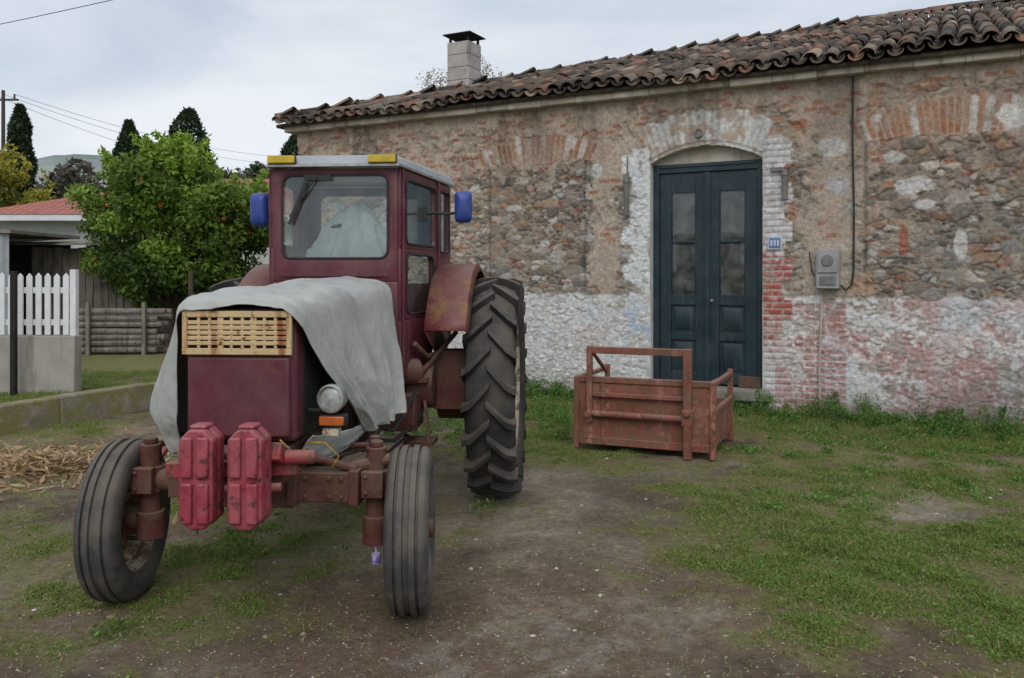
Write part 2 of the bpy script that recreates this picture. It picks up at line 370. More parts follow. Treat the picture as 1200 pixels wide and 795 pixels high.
for i in range(170):
    X=rng.uniform(1.5,6.0); Y=rng.uniform(5.6,9)
    if dwall(X,Y)<.1 or gden(X,Y)<.12: continue
    clump(X,Y,rng.uniform(.08,.28),rng.uniform(.015,.06),int(rng.uniform(60,150)),(.13,.25,.05))
for px,py,h in ((-1.45,5.1,.3),(-1.6,4.9,.2),(-.95,4.75,.35),(-2.3,4.9,.12),(-2.0,5.4,.2),(-.7,6.1,.2),(-.2,5.9,.1),(-1.85,3.9,.05)):
    clump(px,py,.15,h,110,(.12,.19,.045))
leafobj('tall_weeds',np.concatenate(Cs),np.concatenate(Sz),np.concatenate(Cl),asp=.4)
def pebbles(name,x,y,s,cols):
    base=np.array([[0,0,1],[1,0,.1],[.3,.95,0],[-.8,.6,.1],[-.8,-.6,0],[.3,-.95,.1],[0,0,-.6]],float)
    f=[]; 
    for k in range(5):
        a=1+k;b=1+(k+1)%5; f+=[(0,a,b),(6,b,a)]
    f=np.array(f); n=len(x); a=rng.uniform(0,6.28,n); ca,sa=np.cos(a)[:,None],np.sin(a)[:,None]
    bs=base[None]*rng.uniform(.6,1.3,(n,7,1)); bs[:,:,2]*=.55; bs=bs*s[:,None,None]
    X=bs[:,:,0]*ca-bs[:,:,1]*sa+x[:,None]; Y=bs[:,:,0]*sa+bs[:,:,1]*ca+y[:,None]; Zz=bs[:,:,2]+gz(x,y)[:,None]
    V=np.stack([X,Y,Zz],-1).reshape(-1,3); F=(f[None]+7*np.arange(n)[:,None,None]).reshape(-1,3)
    return np_mesh(name,V,F,np.repeat(cols,7,0),M_stone)
x,y=gsample(46000); pl=np.exp(-(((x-2.75)/.7)**2+((y-5.9)/.6)**2))
k=rng.uniform(0,1,len(x))<.35+.6*pl; x=x[k];y=y[k]
pebbles('gravel',x,y,rng.uniform(.002,.0065,len(x))*(1+1.8*(rng.uniform(0,1,len(x))>.975)),lerp(np.array([.24,.18,.13]),np.array([.6,.56,.49]),rng.uniform(0,1,(len(x),1))**1.8))
x,y=gsample(11000); leafobj('fallen_leaves',np.stack([x,y,gz(x,y)+.006],1),rng.uniform(.005,.018,len(x)),lerp(np.array([.13,.08,.045]),np.array([.42,.32,.17]),rng.uniform(0,1,(len(x),1))),tilt=.35,asp=.25)
n=1900; a=rng.uniform(0,6.28,n); rr=np.abs(rng.normal(0,.62,n)); X=-4.1+rr*np.cos(a)*1.3; Y=7.3+rr*np.sin(a)*1.0
leafobj('dry_husk_pile',np.stack([X,Y,gz(X,Y)+.01+rng.uniform(0,.10,n)*np.exp(-rr**2*4)],1),rng.uniform(.03,.10,n),lerp(np.array([.26,.16,.08]),np.array([.60,.44,.26]),rng.uniform(0,1,(n,1))),tilt=.45,asp=.18)
# ---------------------------------------------------------------- stone house
H=empty('stone_house',(3.21,10,0),math.atan2(-.4621,.8868))
DU0,DU1,DZ0,DZ1=-1.63,-.24,.30,3.08
def archz(u): 
    c=(DU0+DU1)/2; return 3.09+.19*(1-((u-c)/((DU1-DU0)/2))**2)
us=np.concatenate([np.linspace(-7.45,DU0,446),np.linspace(DU0,DU1,101)[1:],np.linspace(DU1,2.7,225)[1:],np.arange(2.75,6.6,.05)])
zs=np.concatenate([np.linspace(-.1,DZ0,29),np.linspace(DZ0,4.05,290)[1:]])
U,Zw=np.meshgrid(us,zs)
uw=U+.07*(fbm(U*4,Zw*4,71)-.5); zw=Zw+.07*(fbm(U*4,Zw*4,72)-.5)
def voro(u,z,cu,cz,seed,wt=.25):
    gu=u/cu; gzz=z/cz; iz=np.floor(gzz); F1=np.full(u.shape,9.);F2=np.full(u.shape,9.);ID=np.zeros(u.shape)
    for dj in (-2,-1,0,1,2):
        j=iz+dj; off=(j%2)*.5; iu=np.floor(gu-off)
        for di in (-2,-1,0,1,2):
            i=iu+di; rx=hash2(i,j,seed); ry=hash2(i,j,seed+1); rw=hash2(i,j,seed+2)
            sx=(i+off+.5+(rx-.5)*.8)*cu; sz=(j+.5+(ry-.5)*.7)*cz
            dd=np.sqrt(((u-sx)*.62)**2+((z-sz)*1.1)**2)-(rw-.5)*wt*cz
            m=dd<F1; F2=np.where(m,F1,np.minimum(F2,dd)); ID=np.where(m,hash2(i,j,seed+3),ID); F1=np.where(m,dd,F1)
    return F1,F2-F1,ID
F1,E,ID=voro(uw,zw,.155,.10,101,.9)
F1b,Eb,IDb=voro(uw,zw,.085,.06,201,.8)
sel=fbm(U*2.6,Zw*2.6,77)>.48
E=np.where(sel,Eb,E); ID=np.where(sel,IDb,ID)
n1=fbm(U*2.3,Zw*2.3,83); n2=fbm(U*8,Zw*8,85); n3=fbm(U*28,Zw*28,87); n5=fbm(U*.8,Zw*.8,89)
pal=np.array([[.26,.25,.235],[.42,.41,.39],[.21,.175,.14],[.33,.27,.20],[.30,.285,.26],[.15,.14,.13],[.31,.215,.16],[.48,.46,.43],[.24,.225,.205],[.20,.18,.16]])
ci=(ID*9.99).astype(int); stone=pal[ci]*(.75+.55*((ID*97.3)%1))[...,None]
upz=ss(Zw+.3*(n1-.5),3.0,3.3)
redst=np.array([[.33,.17,.11],[.39,.29,.21],[.31,.21,.15],[.42,.34,.26]])[(ID*53.7%1*3.99).astype(int)]
stone=lerp(stone,redst,(upz*.75)[...,None])
warm=ss(fbm(U*1.1+9,Zw*1.1,80),.42,.62)*.45; stone=lerp(stone,stone*np.array([1.2,.93,.76]),warm[...,None])
mort=lerp(np.array([.32,.26,.20]),np.array([.43,.37,.30]),fbm(U*5,Zw*5,81)[...,None])
rel=ss(n1*.5+n2*.5,.36,.58)
edge=ss(E+.014*(n3-.5),.003,.015+.012*(1-rel)); hgt=edge*(.008+.028*((ID*31.7)%1))*(.45+.55*rel)
edge*= .35+.65*ss(n2+.25*(n3-.5),.28,.46)
col=lerp(mort,stone,edge[...,None])*(.78+.44*n3[...,None])
crev=1-ss(np.abs(E-.004),0,.006); col=col*(1-.40*(crev*ss(n2,.42,.6))[...,None])
pb=-.55+.36*np.exp(-((U-.5)/.33)**2)*ss(Zw,1.2,1.5)+.33*np.exp(-((U+2.25)/.2)**2)+.14*upz+.14*np.exp(-((U+4.7)/.35)**2)+.22*np.exp(-((Zw-3.9)/.12)**2)
pm=ss(n1*.7+n2*.6-.25+pb,-.03,.08)*.85
plc=lerp(np.array([.40,.31,.24]),np.array([.51,.43,.35]),n2[...,None])*(.80+.40*n3[...,None])
col=lerp(col,plc,pm[...,None]); hgt=lerp(hgt,.022+.014*n2,pm)
bi=np.floor(U/.16+.5*(np.floor(Zw/.07)%2)); bj_=np.floor(Zw/.07); hb_=hash2(bi,bj_,777)
frag=(hb_<.05+.15*upz+.10*(U>.4)*(n1>.5))*ss(Zw,1.4,1.6); fu=(U/.16+.5*(bj_%2)+.5*(n2-.5))%1; fz=(Zw/.07+.4*(n2-.5))%1
frag=frag*ss(np.minimum(fu,1-fu),.03,.12)*ss(np.minimum(fz,1-fz),.08,.25)*ss(n2,.35,.5)
col=lerp(col,np.array([.36,.16,.10])*(.75+.5*n3[...,None]),(frag*.85)[...,None])
def brickarch(col,hgt,uc,half,z0,z1,rad,white=.15,seed=5,st=1.):
    zc=z0-rad; a=np.arctan2(U-uc,Zw-zc); r=np.hypot(U-uc,Zw-zc); am=math.atan2(half,rad)
    k=a*(rad+.2)/.072+.35*(n2-.5); i=np.floor(k); f=k-i; jag=.06*(hash2(i,i*0,seed)-.5)
    m=ss(am-np.abs(a),0,.01)*ss(Zw-z0-.04*(n2-.5),0,.01)*ss(rad+(z1-z0)*.98+jag-r,0,.01)
    br=ss(np.minimum(f,1-f),.08,.2); h=hash2(i,i*0+3,seed)
    bc=np.array([[.36,.165,.10],[.42,.22,.14],[.32,.15,.10],[.38,.29,.22]])[(h*3.99).astype(int)]*(.75+.5*n3[...,None])
    bc=lerp(np.array([.40,.34,.27]),bc,br[...,None]*(.45+.55*ss(n2,.36,.52))[...,None])
    wm=ss(n2*.6+h*.4+white,.60,.72)[...,None]; bc=lerp(bc,np.array([.60,.58,.54])*(.8+.4*n3[...,None]),wm*.8)
    m=m*st
    return lerp(col,bc,m[...,None]),lerp(hgt,.012+.014*br*h,m)
col,hgt=brickarch(col,hgt,-3.25,.84,3.20,3.58,1.9,.00,5,.85)
col,hgt=brickarch(col,hgt,1.80,1.02,3.20,3.64,2.2,.03,9,.97)
for c,hf in ((-3.25,.72),(1.8,.9)):
    m=ss(hf-np.abs(U-c)+.08*(n2-.5),-.03,.03)*ss(3.2-Zw,0,.05)*ss(Zw,1.4,1.5); col=col*(1-.12*m[...,None])
    rim=np.exp(-((np.abs(U-c)-hf+.03*(n2-.5))/.02)**2)*ss(3.2-Zw,0,.05)*ss(Zw,1.4,1.5); hgt=hgt-rim*.02; col=col*(1-.35*rim[...,None])
def mark(u,z,ru,rz,c,a=.9):
    global col
    q=((U-u)/ru)**2+((Zw-z)/rz)**2+1.8*(n2-.5)+.8*(n3-.5); m=ss(1.1-q,0,.35)[...,None]*a; col=lerp(col,np.array(c)*(.8+.4*n3[...,None]),m)
mark(1.30,2.05,.04,.22,(.36,.13,.08)); mark(1.85,2.0,.07,.16,(.58,.56,.53)); mark(1.42,2.66,.2,.09,(.60,.58,.56)); mark(1.5,2.45,.13,.06,(.55,.54,.52))
mark(.55,3.15,.16,.12,(.62,.59,.54)); mark(2.35,3.35,.14,.13,(.70,.68,.64)); mark(.6,2.7,.14,.12,(.46,.46,.46)); mark(-.1,3.2,.2,.13,(.5,.48,.45)); mark(2.2,2.5,.1,.05,(.45,.43,.4)); mark(-2.35,3.05,.08,.1,(.6,.58,.55))
mark(-3.6,2.6,.12,.05,(.52,.50,.48)); mark(-2.9,2.75,.1,.05,(.42,.41,.4)); mark(.9,2.2,.12,.07,(.38,.30,.22)); mark(.9,1.55,.16,.13,(.44,.29,.20),.75); mark(1.2,3.0,.1,.07,(.5,.48,.45)); mark(-4.2,2.9,.1,.07,(.5,.48,.45)); mark(-3.1,2.1,.08,.05,(.5,.49,.47)); mark(.2,3.45,.1,.06,(.40,.18,.11)); mark(.1,2.35,.08,.2,(.42,.24,.17),.7)
WH=np.array([.72,.715,.70])
wt=1.44+.10*(n2-.5)-.02*ss(U,-1,1)
wm=ss(wt-Zw,-.02,.03)
peel=ss(n1*.55+n2*.45+.3*(n3-.5),.33,.46)
rightp=ss(U,-.1,.5)
amt=wm*lerp(.92*lerp(.66,1,peel),.22+.66*ss(n1*.5+n2*.5+.45*(n3-.5),.43,.57),rightp)
low=ss(.50-Zw+.25*(n1-.5),0,.5); amt=amt*(1-.5*low)
pink=lerp(np.array([.50,.22,.19]),np.array([.40,.31,.27]),ss(n1,.4,.6)[...,None])
col=lerp(col,pink*(.75+.5*n3[...,None]),(wm*rightp*.85*ss(n2,.28,.5))[...,None])
col=lerp(col,WH*(.82+.34*n3[...,None])*(1-.14*(1-edge[...,None])),amt[...,None])
pk2=wm*ss(fbm(U*3.1+2,Zw*2.2,191),.53,.68)*lerp(.12,.45,rightp); col=lerp(col,np.array([.55,.33,.31]),pk2[...,None])
bl=wm*ss(fbm(U*1.7+5,Zw*1.7,93),.56,.68)*.3; col=lerp(col,np.array([.48,.55,.66]),bl[...,None])
hgt=hgt*(1-.42*wm*peel)
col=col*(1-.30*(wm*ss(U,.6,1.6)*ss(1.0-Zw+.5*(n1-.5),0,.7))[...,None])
q=(np.floor(Zw/.23)%2)
lw=.27+.10*q+.10*(n2-.5)
m=ss(lw-(DU0-U),-.01,.02)*(U<DU0)*(Zw<3.3); m*=.30+.70*ss(n2+.35*n3,.46,.66)
col=lerp(col,np.array([.68,.69,.69])*(.80+.40*n3[...,None]),m[...,None]); hgt=hgt*(1-.3*m)
bl2=m*ss(Zw,.5,.9)*ss(1.5-Zw,0,.4)*ss(n2,.5,.6)*.6; col=lerp(col,np.array([.34,.46,.62]),bl2[...,None])
lt=.25+.09*q+.08*(n2-.5)
mr=((U>DU1)&(U<DU1+lt)&(Zw<3.3)).astype(float)
fz=(Zw/.075)%1; fu=((U+.12*(np.floor(Zw/.075)%2))/.24)%1; bj=ss(np.minimum(fz,1-fz),.05,.18)*ss(np.minimum(fu,1-fu),.02,.05)
bc=lerp(np.array([.50,.42,.38]),np.array([.40,.11,.08]),(bj*(.5+.5*ss(n2,.3,.5)))[...,None])
wq=ss(np.abs(Zw-1.40)+.5*(n2-.5)+.5*(n3-.5),.3,.8)
bc=lerp(bc,np.array([.66,.66,.66])*(.8+.2*bj[...,None]),(wq*.9)[...,None])
mr=mr*(.70+.30*ss(n2,.4,.5))
col=lerp(col,bc*(.8+.4*n3[...,None]),mr[...,None]); hgt=np.where(mr>0,.014*bj+.008*n2,hgt)
mr2=((U>DU1+.15)&(U<.70)&(Zw<1.35)).astype(float)*ss(n1+.2*(n2-.5),.44,.54)*bj
col=lerp(col,np.array([.40,.15,.12])*(.7+.5*n3[...,None]),(mr2*.65)[...,None])
c0=(DU0+DU1)/2; a=np.arctan2(U-c0,Zw-1.75); r=np.hypot(U-c0,Zw-1.75)
m=ss(1.98+.12*(n2-.5)+.05*(hash2(np.floor(a*1.75/.085),a*0,8)-.5)-r,0,.03)*ss(.45-np.abs(a),0,.02)*(Zw>archz(np.clip(U,DU0,DU1))-.02)*(Zw>3.0)
k=a*1.75/.085; f=k-np.floor(k); bj=ss(np.minimum(f,1-f),.06,.25)
ac=np.array([.66,.65,.62])*(.84+.16*bj[...,None])*(.8+.4*n3[...,None]); ac=lerp(ac,np.array([.45,.34,.26]),(ss(n2,.46,.60)*.85)[...,None])
col=lerp(col,ac,m[...,None]); hgt=lerp(hgt,.01+.010*bj,m)
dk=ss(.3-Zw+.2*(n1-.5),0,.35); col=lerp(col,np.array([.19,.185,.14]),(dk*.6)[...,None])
stk=ss(fbm(U*3.5,Zw*.35,97),.52,.70)*ss(Zw,2.4,4.0); col=col*(1-.36*stk[...,None])
col*= (.90+.25*n5[...,None])
dj=np.minimum(np.abs(U-DU0),np.abs(U-DU1)); dj=np.where((Zw>DZ0-.05)&(Zw<3.15),dj,1); hgt=hgt*ss(dj,0,.05)
inside=(U>DU0-1e-4)&(U<DU1+1e-4)&(Zw>DZ0-1e-4)
hgt=np.where(inside&(np.abs(Zw-archz(U))<.05),.004,hgt)
nz,nu=U.shape; idx=np.arange(nu*nz).reshape(nz,nu)
Fw=np.stack([idx[:-1,:-1],idx[:-1,1:],idx[1:,1:],idx[1:,:-1]],-1).reshape(-1,4)
uc=(U[:-1,:-1]+U[1:,1:]).ravel()/2; zc=(Zw[:-1,:-1]+Zw[1:,1:]).ravel()/2
keep=~((uc>DU0)&(uc<DU1)&(zc>DZ0)&(zc<archz(uc)))
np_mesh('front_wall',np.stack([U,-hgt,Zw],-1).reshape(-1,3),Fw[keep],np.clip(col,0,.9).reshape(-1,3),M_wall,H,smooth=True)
M_plast=pmat('old_plaster',(.50,.46,.39),(.36,.31,.25),4,.9,bump=.5,bscale=30,bd=.01,streak=((.24,.21,.17),7,.56))
M_white=pmat('limewash',(.62,.62,.60),(.48,.47,.45),5,.9,bump=.5,bscale=25,bd=.01)
M_conc=pmat('concrete',(.26,.245,.21),(.17,.16,.13),4,.9,bump=.5,bscale=40,bd=.008)
Dp=7.5; BD=2*Dp-.26
b=MB(); b.bx(-7.43,-7.15,.03,BD,-.1,4.05); b.bx(6.3,6.55,.03,BD,-.1,4.05); b.bx(-7.43,6.55,BD-.2,BD,-.1,4.05); b.obj('side_walls',M_plast,H)
b=MB(); b.bx(DU0-.02,DU0,.002,.3,DZ0,3.3); b.bx(DU1,DU1+.02,.002,.3,DZ0,3.3)
n=20; vs=[];fs=[]
for i in range(n+1):
    u=DU0+(DU1-DU0)*i/n; z=float(archz(u)); vs+=[(u,-.004,z),(u,.3,z)]
fs=[(2*i,2*i+2,2*i+3,2*i+1) for i in range(n)]; b.add(vs,fs); b.obj('door_reveal',M_white,H)
b=MB(); b.bx(DU0,DU1,.13,.2,DZ1,3.32); b.obj('lunette_plaster',M_plast,H)
b=MB(); b.bx(DU0-.1,DU1+.1,-.12,.3,.16,DZ0-.002); b.obj('door_step',M_conc,H,bevel=.02)
b=MB()
for i in range(28):
    u0=-7.6+i*.5; j=random.uniform(-.012,.012); b.bx(u0,u0+.5,-.16+j,.2,3.94+j,4.08)
b.obj('cornice',M_plast,H,bevel=.012)
# roof
E0=-7.72; EZ=4.13; TP=.325; OV=-.22
def rz(t): return EZ+TP*t
b=MB(); zr=rz(Dp)
vs=[(E0,OV,rz(OV)),(6.8,OV,rz(OV)),(6.8,Dp,zr),(E0+Dp-OV,Dp,zr),(E0,2*Dp-OV,rz(OV)),(6.8,2*Dp-OV,rz(OV))]
b.add(vs,[(0,1,2,3),(0,3,4),(3,2,5,4)]); b.obj('roof_deck',M_bark,H,solid=.05,off=-1)
tv=[];tf=[];tcol=[];toff=0
tp=np.array([[.15,.11,.085],[.24,.13,.09],[.085,.072,.06],[.28,.22,.165],[.12,.09,.07],[.19,.16,.13],[.06,.054,.048]])
def tile(p,d,s,r0,r1,L_,cover,col,seg=7,th=.012):
    global toff
    p=np.array(p);d=np.array(d);s=np.array(s); n_=np.cross(s,d); n_/=np.linalg.norm(n_); 
    o=toff; pts=[]
    for (l,r) in ((0,r0),(L_,r1)):
        for q in (r,r-th):
            for k in range(seg):
                a=math.pi*k/(seg-1); h=math.sin(a)*q*.85
                if not cover: h=r0*.85-h
                pts.append(p+d*l+s*math.cos(a)*q+n_*h)
    tv.append(np.array(pts)); g=seg; toff+=4*seg
    for k in range(g-1):
        tf.append((o+k,o+k+1,o+2*g+k+1,o+2*g+k)); tf.append((o+g+k,o+3*g+k,o+3*g+k+1,o+g+k+1)); tf.append((o+k,o+g+k,o+g+k+1,o+k+1))
    tcol.append(np.repeat(np.array(col)[None],4*g,0))
sl=math.hypot(1,TP); dn=np.array([0,1,TP])/sl; sn=np.array([1,0,0])
def tcolr():
    c=tp[random.choice([0,0,1,2,2,3,4,4,5,6])]*random.uniform(.75,1.25); return c
nr=int((Dp-OV)*sl/.33)+1
u=E0+.05
while u<6.8:
    for r_ in range(nr):
        t=OV-.05+r_*.33/sl
        if t>Dp+.05: break
        if u-E0 < (t-OV)-.1: break
        j=lambda a:random.uniform(-a,a)
        sag=.025*math.sin(u*1.3)+.03*math.sin(u*3.1+2)*math.cos(t*1.7)
        tile((u+j(.018),t+j(.03)*(1 if r_ else 1.5),rz(t)+.065+sag+j(.012)),dn+np.array([j(.05),0,.05+j(.015)]),sn,.09+j(.008),.072,.42,True,tcolr())
        if r_<6: tile((u+.1,t-.03+j(.025),rz(t)+.0+sag),dn+np.array([0,0,.05]),sn,.088,.075,.42,False,tcolr())
    u+=.2
v=OV+.05
while v<2*Dp-OV:
    for r_ in range(nr):
        t=r_*.33/sl
        lim=min(v-OV,2*Dp-OV-v)
        if t>lim: break
        tile((E0-.05+t,v,rz(OV+t)+.065),np.array([1,0,TP+.05])/sl,np.array([0,-1,0]),.09,.072,.42,True,tcolr(),5)
    v+=.2
hv=np.array([1,1,TP]); hl=np.linalg.norm(hv); hv/=hl; side=np.array([1,-1,0])/math.sqrt(2)
k=0.
while k<(Dp-OV)*hl:
    q=hv*k; tile((E0+q[0],OV+q[1],rz(OV)+q[2]+.07+random.uniform(-.01,.02)),hv+np.array([random.uniform(-.03,.03),0,.03]),side,.11,.09,.42,True,tcolr()); k+=.34
u=E0+Dp-OV
while u<6.8:
    tile((u,Dp,zr+.09+random.uniform(-.01,.02)),np.array([1,0,.05]),np.array([0,-1,0]),.12,.1,.42,True,tcolr()); u+=.34
V=np.concatenate(tv); np_mesh('roof_tiles',V,np.array(tf),np.concatenate(tcol),M_tile,H,smooth=True)
M_cblock=pmat('chimney_block',(.46,.43,.40),(.33,.31,.29),5,.9,bump=.5,bscale=30,streak=((.2,.19,.17),6,.55))
cu,ct=-5.6,2.04; b=MB()
for i in range(6):
    b.bx(cu-.21,cu+.21,ct-.21,ct+.21,4.33+i*.215,4.33+i*.215+.208)
b.bx(cu-.195,cu+.195,ct-.195,ct+.195,4.4,5.58)
for dx in (-.17,.17):
    for dy in (-.17,.17): b.bx(cu+dx-.02,cu+dx+.02,ct+dy-.02,ct+dy+.02,5.6,5.73,1)
b.bx(cu-.27,cu+.27,ct-.27,ct+.27,5.73,5.75,1)
b.hexa([(cu-.2,ct-.2,5.75),(cu+.2,ct-.2,5.75),(cu+.2,ct+.2,5.75),(cu-.2,ct+.2,5.75),(cu-.05,ct-.05,5.82),(cu+.05,ct-.05,5.82),(cu+.05,ct+.05,5.82),(cu-.05,ct+.05,5.82)],1)
b.obj('chimney',[M_cblock,M_dark],H,bevel=.006)
M_door=pmat('door_teal_paint',(.009,.031,.042),(.006,.020,.029),5,.5,rust=((.06,.05,.04),.65,14),dust=((.12,.12,.11),.3),streak=((.03,.055,.06),18,.58),bump=.25,bscale=50)
b=MB(); y0,y1=.10,.19
b.bx(DU0,DU0+.08,y0,y1,DZ0,DZ1); b.bx(DU1-.08,DU1,y0,y1,DZ0,DZ1); b.bx(DU0+.08,DU1-.08,y0,y1,DZ1-.11,DZ1); b.bx(DU0+.1,DU1-.1,y0-.015,y0-.001,DZ1-.045,DZ1-.02)
La=DU0+.085; Lb=DU1-.085; mid=(La+Lb)/2
for a0,a1 in ((La,mid-.004),(mid+.004,Lb)):
    yy0,yy1=.125,.17; st=.145; z0,z1=DZ0+.02,DZ1-.115
    b.bx(a0,a0+st,yy0,yy1,z0,z1); b.bx(a1-st,a1,yy0,yy1,z0,z1)
    for za,zb in ((z0,z0+.13),(.86,.95),(1.30,1.43),(2.08,2.11),(2.72,z1)):
        b.bx(a0+st,a1-st,yy0+.002,yy1,za,zb)
    for za,zb in ((z0+.13,.86),(.95,1.30)):
        b.bx(a0+st,a1-st,yy0+.025,yy1-.002,za,zb)
        i0,i1=a0+st+.03,a1-st-.03; j0,j1=za+.03,zb-.03; e_=.035
        b.hexa([(i0,yy0+.025,j0),(i1,yy0+.025,j0),(i1,yy0+.025,j1),(i0,yy0+.025,j1),(i0+e_,yy0+.006,j0+e_),(i1-e_,yy0+.006,j0+e_),(i1-e_,yy0+.006,j1-e_),(i0+e_,yy0+.006,j1-e_)])
    for za,zb in ((1.43,2.08),(2.11,2.72)):
        b.bx(a0+st,a0+st+.012,yy0+.012,yy1,za,zb); b.bx(a1-st-.012,a1-st,yy0+.012,yy1,za,zb)
b.bx(mid-.035,mid+.035,.105,.1245,DZ0+.03,DZ1-.12)
b.obj('door',M_door,H,bevel=.004)
b=MB(); b.bx(La+.14,Lb-.14,.152,.156,1.4,2.77); b.obj('door_glass',M_dglass,H,smooth=0)
b=MB(); b.bx(DU0,DU1,.5,.52,.3,3.05,0); b.bx(mid+.15,Lb-.15,.2,.21,1.44,2.02,1); b.bx(La+.1,mid-.1,.30,.31,1.44,2.75,2); b.obj('door_interior',[M_dark,pmat('card',(.42,.36,.28),(.3,.25,.2),9,.9),pmat('curtain',(.09,.09,.085),(.05,.05,.045),9,.9)],H)
b=MB(); b.cyl((mid+.06,.10,1.36),(mid+.06,.125,1.36),.018,n=12); b.cyl((mid+.06,.075,1.36),(mid+.06,.10,1.36),.010,n=10)
b.obj('door_handle',M_chrome,H)
b=MB(); b.bx(Lb-.22,Lb+.05,.085,.12,DZ0+.0,DZ0+.14); b.obj('door_repair_board',pmat('board',(.13,.08,.05),(.08,.05,.03),9,.8),H,bevel=.005)
M_met=pmat('meter_grey',(.34,.35,.35),(.25,.26,.26),6,.6,dust=(DUST,.25))
M_lamp=pmat('lamp_grey',(.12,.12,.12),(.2,.19,.18),8,.6,dust=(DUST,.25))
b=MB(); b.bx(.39,.64,-.16,-.02,1.52,1.96); b.bx(.41,.62,-.175,-.161,1.70,1.93); b.cyl((.515,-.19,1.84),(.515,-.176,1.84),.065,n=20,m=1); b.bx(.43,.60,-.172,-.161,1.56,1.66,1)
b.bx(.36,.385,-.06,-.02,1.58,1.8); b.obj('electric_meter',[M_met,pmat('meter_window',(.12,.13,.13),(.2,.2,.2),9,.2)],H,bevel=.008)
b=MB(); b.tube([(.775,-.05,3.93),(.77,-.05,3.2),(.785,-.05,2.4),(.78,-.05,1.7),(.76,-.06,1.56),(.70,-.07,1.5),(.645,-.08,1.56)],.011,8); 
b.tube([(.30,-.04,1.95),(.33,-.04,1.72),(.40,-.06,1.58)],.006,6); b.obj('electric_cable',M_black,H)
b=MB(); b.tube([(.42,-.035,.05),(.41,-.035,.6),(.43,-.035,1.2),(.44,-.035,1.52)],.012,8); b.obj('conduit',M_plast,H)
b=MB(); b.bx(-.17,-.01,-.035,-.022,1.98,2.13,0); b.bx(-.155,-.025,-.039,-.036,1.995,2.115,1); 
for i in range(3): b.bx(-.14+i*.038,-.117+i*.038,-.042,-.0395,2.02,2.09,0)
b.obj('house_number_plate',[pmat('plate_white',(.6,.62,.65),(.5,.5,.55),9,.4),pmat('plate_blue',(.10,.2,.42),(.08,.16,.35),9,.4)],H)
b=MB(); b.cyl((-1.93,-.07,2.48),(-1.93,-.07,2.86),.035,n=12); b.cyl((-1.93,-.07,2.86),(-1.93,-.07,2.95),.045,.03,n=12); b.bx(-1.95,-1.91,-.06,-.01,2.6,2.66); b.cyl((-1.93,-.07,2.44),(-1.93,-.07,2.48),.045,n=12)
b.cyl((-1.93,-.03,2.95),(-1.93,-.03,3.2),.008,n=6); b.obj('wall_light',M_lamp,H)
b=MB(); b.cyl((.03,-.07,2.56),(.03,-.07,2.84),.035,n=12); b.cyl((.03,-.07,2.84),(.03,-.07,2.92),.045,.03,n=12); b.bx(-.14,.02,-.06,-.02,2.90,2.95); b.bx(.01,.05,-.06,-.01,2.66,2.72); b.obj('wall_light_right',M_lamp,H,bevel=.004)
b=MB(); b.lathe([(0,.035),(.02,.04),(.02,.055),(0,.06)],n=20); b.cyl((.002,0,0),(.004,0,0),.035,n=20); o=b.obj('vent_ring',M_conc,H); o.location=(-1.0,-.04,3.43); o.rotation_euler=(0,0,R(-90))
# ---------------------------------------------------------------- kerb, yard wall, fence
M_moss=NT('mossy_concrete'); 
c=M_moss.mix(M_moss.ramp(M_moss.noise(3,8),.4,.6),(.30,.26,.20),(.17,.15,.11)); z=M_moss.ramp(M_moss.noise(5,9,.7),.42,.58)
c=M_moss.mix(z,c,(.20,.18,.07)); M_moss.color(c); M_moss.b.inputs['Roughness'].default_value=.95; M_moss.bump(M_moss.noise(30,8),.6,.015); M_moss=M_moss.m
b=MB()
yy=1.0
while yy<12.9:
    y2=min(yy+1.2,12.95); j=random.uniform(-.01,.01)
    b.hexa([(kx(yy)-.2,yy,-.1),(kx(yy)+.03,yy,-.1),(kx(y2)+.03,y2,-.1),(kx(y2)-.2,y2,-.1),(kx(yy)-.2,yy,.31+j),(kx(yy)+.02,yy,.31+j),(kx(y2)+.02,y2,.31+j),(kx(y2)-.2,y2,.31+j)]); yy=y2+.006
b.obj('retaining_kerb',M_moss,bevel=.02)
b=MB()
M_cb=pmat('render_grey',(.38,.35,.31),(.28,.26,.23),3,.9,bump=.4,bscale=25,bd=.01,streak=((.22,.21,.17),6,.53))
b.bx(-9.5,-5.14,9.92,10.1,.15,.96); b.obj('low_block_wall',M_cb,bevel=.01)
F_=empty('picket_fence',(0,0,0)); b=MB()
M_pk=pmat('picket_white',(.78,.79,.80),(.66,.67,.68),5,.5,dust=((.4,.38,.33),.25))
xx=-9.4
while xx<-5.2:
    zt=1.66+random.uniform(-.008,.008)
    b.bx(xx,xx+.068,9.96,9.98,.97,zt); b.add([(xx,9.96,zt),(xx+.068,9.96,zt),(xx+.068,9.98,zt),(xx,9.98,zt),(xx+.034,9.96,zt+.04),(xx+.034,9.98,zt+.04)],[(0,1,4),(2,3,5),(0,4,5,3),(1,2,5,4)]); xx+=.108
b.bx(-9.5,-5.2,9.982,10.01,1.08,1.15); b.bx(-9.5,-5.2,9.982,10.01,1.46,1.53)
b.bx(-5.22,-5.15,9.97,10.05,.96,1.74); b.obj('pickets',M_pk,F_,bevel=.003)
b=MB(); b.bx(-5.78,-5.72,9.72,9.78,.2,1.72); b.obj('fence_post',M_dark,bevel=.005)
b=MB(); b.cyl((-5.02,13.2,.2),(-5.02,13.2,1.75),.04,n=8); b.obj('fence_post.001',M_bark)
